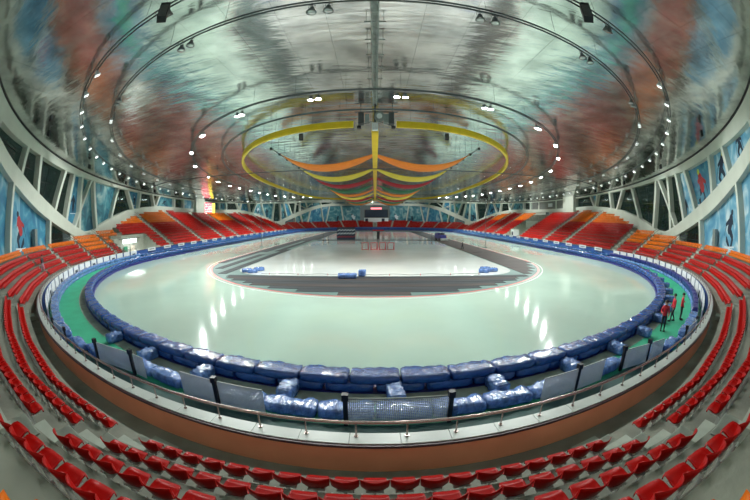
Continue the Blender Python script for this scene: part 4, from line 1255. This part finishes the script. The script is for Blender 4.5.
# outer row of pads: low and pale near the nets, stacked and darker further round
opads = []
n_o = int(2 * HALF * 41.2 / 39 / PL)
for i in range(n_o):
    s = -HALF + 2 * HALF * (i + .5) / n_o
    ad_ = math.degrees(abs(s) / RP); x, y, nx, ny = st(s, 41.27 + 1.65 * max(0, min(1, (ad_ - 14) / 9))); opads.append((math.dist((x, y, .5), (0, 0, EYE)), x, y, s, frame_rz(nx, ny)))
opads.sort()
rest = MB(); c1 = 0
for d, x, y, s, rz in opads:
    ad = math.degrees(abs(s) / RP)
    if ad < 88:
        o = link('barrier_pad', random.choice(OUT), None, (x, y, .3), rz + random.uniform(-.05, .05))
        tag(o, 'pale blue shiny pad lying flat behind the mesh panels' if ad < 22 else 'pale blue shiny pad of the outer barrier beyond the mesh panels', 'pad', 'outer barrier pads' if ad >= 22 else 'flat pads behind the mesh panels')
        if ad >= 22: o['label'] = 'pale blue shiny pad of the outer barrier around the bend, %s' % ('screen side' if s > 0 else 'red jackets side')
        if ad > 22:
            o = link('barrier_pad', random.choice(DKB if s < 0 and ad > 30 else OUT), None, (x, y, .70), rz + random.uniform(-.05, .05))
            tag(o, '%s pad stacked on top of the outer barrier, %s' % (('blue shiny', 'screen side') if s > 0 else ('dark blue', 'red jackets side')), 'pad', 'stacked outer barrier pads')
    else:
        ca, sa = math.cos(rz), math.sin(rz)
        for z in (.3, .64): rest.add([(x + ca * a - sa * c, y + sa * a + ca * c, z + h) for a, c, h in lowv], lowf)
stuff(rest.build('barrier_pads', 'blue_pad', None, True), 'distant rows of blue outer barrier pads', 'pads')

# mesh panels on black posts
def mesh_panel(a0, a1, posts, label, fine):
    pr_ = lambda a: 41.80 + 1.68 * max(0, min(1, (abs(a) - 14) / 9)); x0, y0, n0, m0 = st(sA(a0), pr_(a0)); x1, y1, n1_, m1_ = st(sA(a1), pr_(a1))
    c = Vector(((x0 + x1) / 2, (y0 + y1) / 2, .3)); dv = Vector((x1 - x0, y1 - y0, 0)); L = dv.length; rz = math.atan2(dv.y, dv.x)
    o = empty('mesh_panel', c, rz); tag(o, label, 'panel', 'mesh panels by the podium wall')
    b = MB(); p = .058 if fine else .045; wd = .020 if fine else .026
    k = int(L / p)
    for i in range(k + 1): b.box((-L / 2 + L * i / k, 0, .52), wd, .006, .82)
    for j in range(int(.82 / p) + 1): b.box((0, .004, .11 + j * p), L, .006, wd)
    stuff(b.build('net', 'net', o))
    for zz in (.94, .10): b = MB(); b.box((0, 0, zz), L, .03, .045); b.build('frame_bar', 'net' if not fine else 'greymat', o)
    for t in posts:
        b = MB(); b.box((-L / 2 + L * t, -.04, .52), .13, .12, 1.08); b.box((-L / 2 + L * t, -.04, 1.02), .19, .18, .20); b.build('post', 'black', o)
    return o
mesh_panel(1.15, -3.0, (0, 1), 'open mesh panel between two black posts in front of the middle seats', True)
for lst, side in (((6.95, 4.6, 9.1, 7.05, 16.9, 13.3, 13.1, 12.1, 24.6, 21.2), 'screen side'), ((-9.8, -7.5, -11.9, -9.95, -16.4, -14.0, -18.1, -16.6, -25.0, -21.6), 'red jackets side')):
    mesh_panel(lst[0], lst[1], (0,), 'whitish mesh panel next to the middle one, %s' % side, False)
    mesh_panel(lst[2], lst[3], (), 'whitish mesh panel sharing a post with its neighbour, %s' % side, False)
    mesh_panel(lst[4], lst[5], (0, 1), 'whitish mesh panel before the green floor, %s' % side, False)
    mesh_panel(lst[6], lst[7], (), 'short whitish mesh panel at a black post, %s' % side, False)
    mesh_panel(lst[8], lst[9], (0, 1), 'whitish mesh panel at the bend of the barrier, %s' % side, False)
# white boards along the back of the podium wall further round
bm_ = MB(); bm_.box((0, 0, .75), 1.9, .05, 1.3); board_me = bm_.mesh('board', 'white2')
bm_ = MB(); bm_.box((0, .12, .06), 1.6, .3, .12); foot_me = bm_.mesh('foot', 'black')
bm_ = MB(); bm_.box((0, -.032, .62), 1.0, .012, .6); face_me = bm_.mesh('print', 'p_dark')
for sg, side in ((1, 'glowing screen side'), (-1, 'red jackets side')):
    for i in range(20):
        a = 27 + i * 3.1; x, y, nx, ny = st(sg * sA(a), 43.62)
        o = empty('advertising_board', (x, y, .3), frame_rz(nx, ny)); tag(o, 'white advertising board standing behind the outer barrier pads, %s' % side, 'board', 'advertising boards round the bend, %s' % side)
        link('board', board_me, o)
        link('foot', foot_me, o)
        if i % 3 == 1: link('print', face_me, o)
bm_ = MB(); bm_.box((0, 0, .32), 2.6, .05, .62); sign_me = bm_.mesh('sign_face', 'white2')
bm_ = MB(); bm_.box((0, -.03, .32), 1.7, .012, .22); sign_pr = bm_.mesh('sign_print', 'truss2')
for sg, side in ((1, 'glowing screen side'), (-1, 'red jackets side')):
    for i in range(19):
        y_ = 53 + i * 5.8
        x, y, nx, ny = st(sg * sY(y_), 43.80)
        o = empty('front_sign', (x, y, 1.63), frame_rz(nx, ny)); tag(o, 'small white sign on the front wall of the straight stand, %s' % side, 'sign', 'signs along the straight stand, %s' % side)
        link('sign_face', sign_me, o, (0, -.05, -.45)); link('sign_print', sign_pr, o, (0, -.05, -.45))

# ------------------------------------------------------------------ entrance below the stand
def vom(s, r, z): return (*st(s, r)[:2], z)
x, y, nx, ny = st((VOM[0] + VOM[1]) / 2, r_in(6) - .1)
o = empty('entrance_window', (x, y, 2.75), frame_rz(nx, ny)); tag(o, 'bright lit window strip under the upper stand', 'window')
b = MB(); b.box((.6, -.02, .45), 4.6, .06, .9); b.build('lit_pane', 'glow_white', o)
for xx in (-1.0, .6, 2.2): b = MB(); b.box((xx, -.06, .45), .14, .06, .95); b.build('mullion', 'grille', o)
b = MB(); b.box((.6, -.06, .95), 7.2, .12, .14); b.build('head', 'grille', o)
for xx, col_, w_ in ((-1.2, 'p_green', 1.3), (1.3, 'beige', 1.4)):
    p = empty('entrance_panel', (x + math.cos(frame_rz(nx, ny)) * xx, y + math.sin(frame_rz(nx, ny)) * xx, .35), frame_rz(nx, ny)); tag(p, '%s notice panel standing in the lit entrance' % ('green' if col_ == 'p_green' else 'beige'), 'panel')
    b = MB(); b.box((0, -.3, 1.0), w_, .06, 1.7); b.build('sheet', col_, p); b = MB(); b.box((0, -.3, .1), w_ * .8, .3, .12); b.build('foot', 'white2', p)
ld = bpy.data.lights.new('entrance_light', 'AREA'); ld.energy = 120; ld.size = 3; lo_ = bpy.data.objects.new('entrance_light', ld); COL.objects.link(lo_); lo_.location = (*st((VOM[0] + VOM[1]) / 2, 47.5)[:2], 3.2)
x, y, nx, ny = st((GAP[0] + GAP[1]) / 2, 46.8)
o = empty('kiosk', (x, y, .35), frame_rz(nx, ny)); tag(o, 'white kiosk standing in the gap of the stand', 'kiosk')
b = MB(); b.box((0, 0, 1.6), 2.2, 2.0, 3.2); b.build('cabin', 'white2', o); b = MB(); b.box((0, -1.02, 1.9), 1.2, .05, 1.2); b.build('hatch', 'p_dark', o); b = MB(); b.box((0, 0, 3.25), 2.5, 2.3, .12); b.build('roof', 'white', o)

# ------------------------------------------------------------------ things on the infield
PILE = [pad_mesh(2.0, .85, .5, 90 + i, 'blue_pad2', .03) for i in range(3)]
for i, (x, y, rz, z, lab) in enumerate(((-2.9, 34.2, .05, .05, 'pale blue pad lying on the black mats before the rink, longer one'), (-1.4, 35.6, 1.5, .05, 'small upright looking blue pad beside the longer one before the rink'),
        (-14.6, 36.9, .5, .05, 'blue pad at the rink corner facing the glowing screen'), (-15.5, 37.3, .3, .05, 'second blue pad at the rink corner facing the glowing screen'), (-14.3, 38.5, .7, .05, 'rear blue pad of three at the rink corner'),
        (12.9, 37.2, -.25, .05, 'blue pad at the rink corner on the red jackets side'), (14.3, 37.9, .1, .05, 'outer blue pad at the rink corner on the red jackets side'), (13.7, 39.0, .3, .05, 'rear blue pad at the rink corner on the red jackets side'))):
    o = link('loose_pad', PILE[i % 3], None, (x, y, z), rz); tag(o, lab, 'pad', 'loose pads around the rink')
    if i == 1: o.scale = (.45, .9, 1.3)
    elif i: o.scale = (.62, .8, .9)
# small goals
def goal(x, y):
    o = empty('hockey_goal', (x, y, .05)); tag(o, 'small red framed goal with white net standing in a row on the rink', 'goal', 'row of goals on the rink')
    b = MB(); b.tube([(-.62, 0, 0), (-.62, 0, 1.45), (.62, 0, 1.45), (.62, 0, 0)], .10, 6); b.build('front_frame', 'redline', o)
    b = MB(); b.tube([(-.6, 0, .05), (-.5, .8, .05), (.5, .8, .05), (.6, 0, .05)], .05, 6); b.tube([(-.6, 0, 1.3), (-.5, .8, .1)], .03, 5); b.tube([(.6, 0, 1.3), (.5, .8, .1)], .03, 5); b.build('rear_frame', 'redline', o)
    b = MB()
    for i in range(9): u = -.56 + 1.12 * i / 8; b.tube([(u, .02, 1.3), (u * .85, .78, .06)], .012, 3)
    for i in range(9): v = i / 8; b.tube([(-.58 + .08 * v, .02 + .76 * v, 1.3 - 1.24 * v), (.58 - .08 * v, .02 + .76 * v, 1.3 - 1.24 * v)], .012, 3)
    stuff(b.build('net', 'white2', o))
for x in (-2.0, -.2, 1.5, 3.2): goal(x, 66.5)
# stage with draped front
o = empty('stage_wall', (-8.9, 101.5, .05)); tag(o, 'dark stage wall with white diagonal stripes beyond the rink', 'stage')
b = MB(); b.box((0, 0, 1.9), 5.6, .8, 3.8); b.build('panel', 'p_dark', o)
for i in range(6):
    b = MB(); b.obox((-2.2 + i * .9, -.42, 1.9), (.42, 0, .25), (0, .012, 0), (0, 0, .12)); b.build('stripe', 'p_white', o)
    b = MB(); b.obox((-2.2 + i * .9, -.42, 2.9), (.42, 0, .25), (0, .012, 0), (0, 0, .10)); b.build('stripe', 'p_white', o)
    b = MB(); b.obox((-2.2 + i * .9, -.42, .9), (.42, 0, .25), (0, .012, 0), (0, 0, .10)); b.build('stripe', 'p_red', o)
o = empty('gantry', (1.0, 104, .05)); tag(o, 'dark frame gantry in the middle beyond the rink', 'gantry')
b = MB(); b.tube([(-1.6, 0, 0), (-1.6, 0, 2.6), (1.6, 0, 2.6), (1.6, 0, 0)], .1, 6); b.build('frame', 'truss', o)
b = MB(); b.box((0, 0, 1.2), .9, .8, 2.4); b.build('crate', 'black', o); b = MB(); b.box((0, 0, 2.75), 3.6, .3, .3); b.build('top_box', 'c_red', o)
# ice resurfacing machine
o = empty('ice_machine', (19.6, 97.5, .05), .3); tag(o, 'blue ice resurfacing machine parked beside the rink', 'vehicle')
b = MB(); b.box((0, 0, 1.15), 2.0, 3.6, 1.1); b.box((0, .8, 1.9), 1.9, 1.9, .7); b.build('body', 'dark_blue', o)
b = MB(); b.box((0, -1.0, 2.0), 1.2, .8, .6); b.build('driver_seat', 'black', o)
b = MB(); b.box((0, -2.3, .45), 2.3, .9, .6); b.build('blade_box', 'truss2', o)
for xx in (-.95, .95):
    for yy in (-1.1, 1.1): b = MB(); b.tube([(xx - .15, yy, .42), (xx + .15, yy, .42)], .42, 14); b.build('wheel', 'tyre', o)
# tall thin masts beside the rink
for x, y, lab in ((-27.0, 75.0, 'thin dark mast standing on the ice on the glowing screen side'), (25.5, 73.0, 'thin dark mast standing on the ice on the red jackets side')):
    o = empty('mast', (x, y, 0)); tag(o, lab, 'mast')
    b = MB(); b.tube([(0, 0, 0), (0, 0, 10.5)], .06, 6); b.build('pole', 'truss', o); b = MB(); b.lathe([(.5, 0), (.5, .08), (.1, .12)], 10); b.build('base', 'black', o)
# short marker posts on the rink
for x, y in ((-12.5, 88), (15.6, 90), (14.6, 84), (13.0, 95), (-15, 95)):
    o = empty('marker_post', (x, y, .03)); tag(o, 'thin dark marker post on the rink edge', 'post', 'marker posts on the rink')
    b = MB(); b.tube([(0, 0, 0), (0, 0, 2.3)], .05, 6); b.build('pole', 'black', o); b = MB(); b.box((0, 0, .04), .5, .5, .08); b.build('foot', 'black', o)
# netting stretched low before the rink
o = empty('rope_barrier', (0, 35.7, .05)); tag(o, 'low dark rope line along the near edge of the rink', 'rope')
b = MB(); b.tube([(x, .05 * math.sin(x * 3), .14 - .05 * math.cos(x * 1.57)) for x in range(-13, 13)], .02, 5); b.build('rope', 'black', o)
for i in range(8): b = MB(); b.tube([(-12 + i * 3.4, 0, 0), (-12 + i * 3.4, 0, .22)], .03, 6); b.build('stake', 'redline', o)

# ------------------------------------------------------------------ people
def person(loc, rz, label, upper, lower, hair, pose, group=None, scale=1.0):
    J = {'pel': (0, 0, .95), 'wai': (0, 0, 1.12), 'che': (0, 0, 1.36), 'nek': (0, .01, 1.50), 'hd0': (0, .02, 1.58), 'hd1': (0, .03, 1.69), 'hd2': (0, .01, 1.76)}
    J.update(pose)
    order = [('pel', 'wai'), ('wai', 'che'), ('che', 'nek'), ('nek', 'hd0'), ('hd0', 'hd1'), ('hd1', 'hd2')]
    for sd in 'lr':
        order += [('che', sd + 'sh'), (sd + 'sh', sd + 'el'), (sd + 'el', sd + 'wr'), (sd + 'wr', sd + 'ha'), ('pel', sd + 'hi'), (sd + 'hi', sd + 'kn'), (sd + 'kn', sd + 'an'), (sd + 'an', sd + 'to')]
    R_ = {'pel': .17, 'wai': .16, 'che': .19, 'nek': .065, 'hd0': .085, 'hd1': .105, 'hd2': .06, 'sh': .085, 'el': .062, 'wr': .042, 'ha': .045, 'hi': .115, 'kn': .078, 'an': .055, 'to': .045}
    base = {'sh': (.2, 0, 1.42), 'el': (.27, .02, 1.15), 'wr': (.27, .12, .92), 'ha': (.26, .16, .84), 'hi': (.1, 0, .9), 'kn': (.11, .04, .5), 'an': (.11, 0, .09), 'to': (.12, .17, .045)}
    for sd, sx in (('l', -1), ('r', 1)):
        for k, p in base.items():
            if sd + k not in J: J[sd + k] = (sx * p[0], p[1], p[2])
    names = list(J); idx = {n_: i for i, n_ in enumerate(names)}
    me = bpy.data.meshes.new('body'); me.from_pydata([J[n_] for n_ in names], [(idx[a], idx[c]) for a, c in order], [])
    o = bpy.data.objects.new('body', me); COL.objects.link(o)
    sk = o.modifiers.new('skin', 'SKIN'); sk.use_smooth_shade = True
    for n_ in names:
        r = R_.get(n_) or R_[n_[1:]]
        v = me.skin_vertices[0].data[idx[n_]]; v.radius = (r, r * (.75 if n_ in ('che', 'wai', 'pel') else 1)); v.use_root = n_ == 'pel'
    sub = o.modifiers.new('sub', 'SUBSURF'); sub.levels = 1; sub.render_levels = 1
    dg = bpy.context.evaluated_depsgraph_get(); ev = o.evaluated_get(dg)
    m2 = bpy.data.meshes.new_from_object(ev); bpy.data.objects.remove(o)
    m2.materials.clear()
    for m in (upper, lower, 'skin'): m2.materials.append(M[m])
    hd, wl, wr_ = Vector(J['hd1']), Vector(J['lha']), Vector(J['rha'])
    pz = J['pel'][2]
    for pl in m2.polygons:
        c = pl.center
        if (c - hd).length < .19 and c.z > J['nek'][2] + .02: pl.material_index = 2
        elif min((c - wl).length, (c - wr_).length) < .07: pl.material_index = 2
        elif c.z < pz - .02: pl.material_index = 1
        else: pl.material_index = 0
        pl.use_smooth = True
    root = empty('person', loc, rz); root.scale = (scale,) * 3
    tag(root, label, 'person', group); link('body', m2, root)
    b = MB(); hp = Vector(J['hd1']) + Vector((0, -.02, .035)); vs = []; fs = []
    for i in range(6):
        a = (i / 5) * PI * .58
        for k in range(12): t = 2 * PI * k / 12; vs.append(hp + Vector((.122 * math.sin(a) * math.cos(t), .128 * math.sin(a) * math.sin(t), .118 * math.cos(a))))
    for i in range(5):
        for k in range(12): fs.append((i * 12 + k, i * 12 + (k + 1) % 12, (i + 1) * 12 + (k + 1) % 12, (i + 1) * 12 + k))
    b.add(vs, fs); b.build('hair', hair, root, True)
    for sx in (-1, 1):
        b = MB(); b.lathe([(.004, -.012), (.014, 0), (.004, .012)], 6, hd + Vector((sx * .038, .098, .01))); b.build('eye', 'black', root)
        b = MB(); b.obox(Vector(J[('l' if sx < 0 else 'r') + 'to']) + Vector((0, -.06, -.005)), (.05, 0, 0), (0, .14, 0), (0, 0, .04)); b.build('shoe', 'black', root)
    b = MB(); b.obox(hd + Vector((0, .11, -.02)), (.014, 0, 0), (0, .02, 0), (0, 0, .026)); b.build('nose', 'skin', root)
    return root
walk = {'lkn': (-.11, .16, .52), 'lan': (-.11, .18, .10), 'lto': (-.12, .35, .06), 'rkn': (.11, -.02, .5), 'ran': (.11, -.22, .14), 'rto': (.12, -.08, .05)}
person((16.8, 12.4, .31), 2.3, 'person in bright red jacket and dark trousers standing by the barrier', 'jacket_red', 'trousers', 'hair', dict(rel=(.3, .05, 1.15), rwr=(.22, .25, 1.1), rha=(.16, .32, 1.12)) if False else {'rel': (.3, .05, 1.15), 'rwr': (.22, .25, 1.1), 'rha': (.16, .32, 1.12)})
person((20.2, 13.3, .31), -2.4, 'person in a red jacket talking next to another in red and black', 'jacket_red', 'trousers', 'hair', {'lel': (-.3, .08, 1.18), 'lwr': (-.15, .25, 1.2), 'lha': (-.08, .28, 1.22)})
person((19.2, 13.4, .31), 1.0, 'person in a black and red outfit behind the two red jackets', 'jacket_red', 'jacket_black', 'hair', walk)
person((*st2(sA(49.75), r_in(2) + .3)[:2], z_row(2) + .03), -1.2, 'person in a pale jacket walking between the red seat rows', 'jacket_black', 'jacket_pink', 'hair', walk)
person((18.9, 69.3, .04), 1.2, 'person in dark clothes skating on the mats beside the rink', 'jacket_black', 'trousers', 'hair', walk)
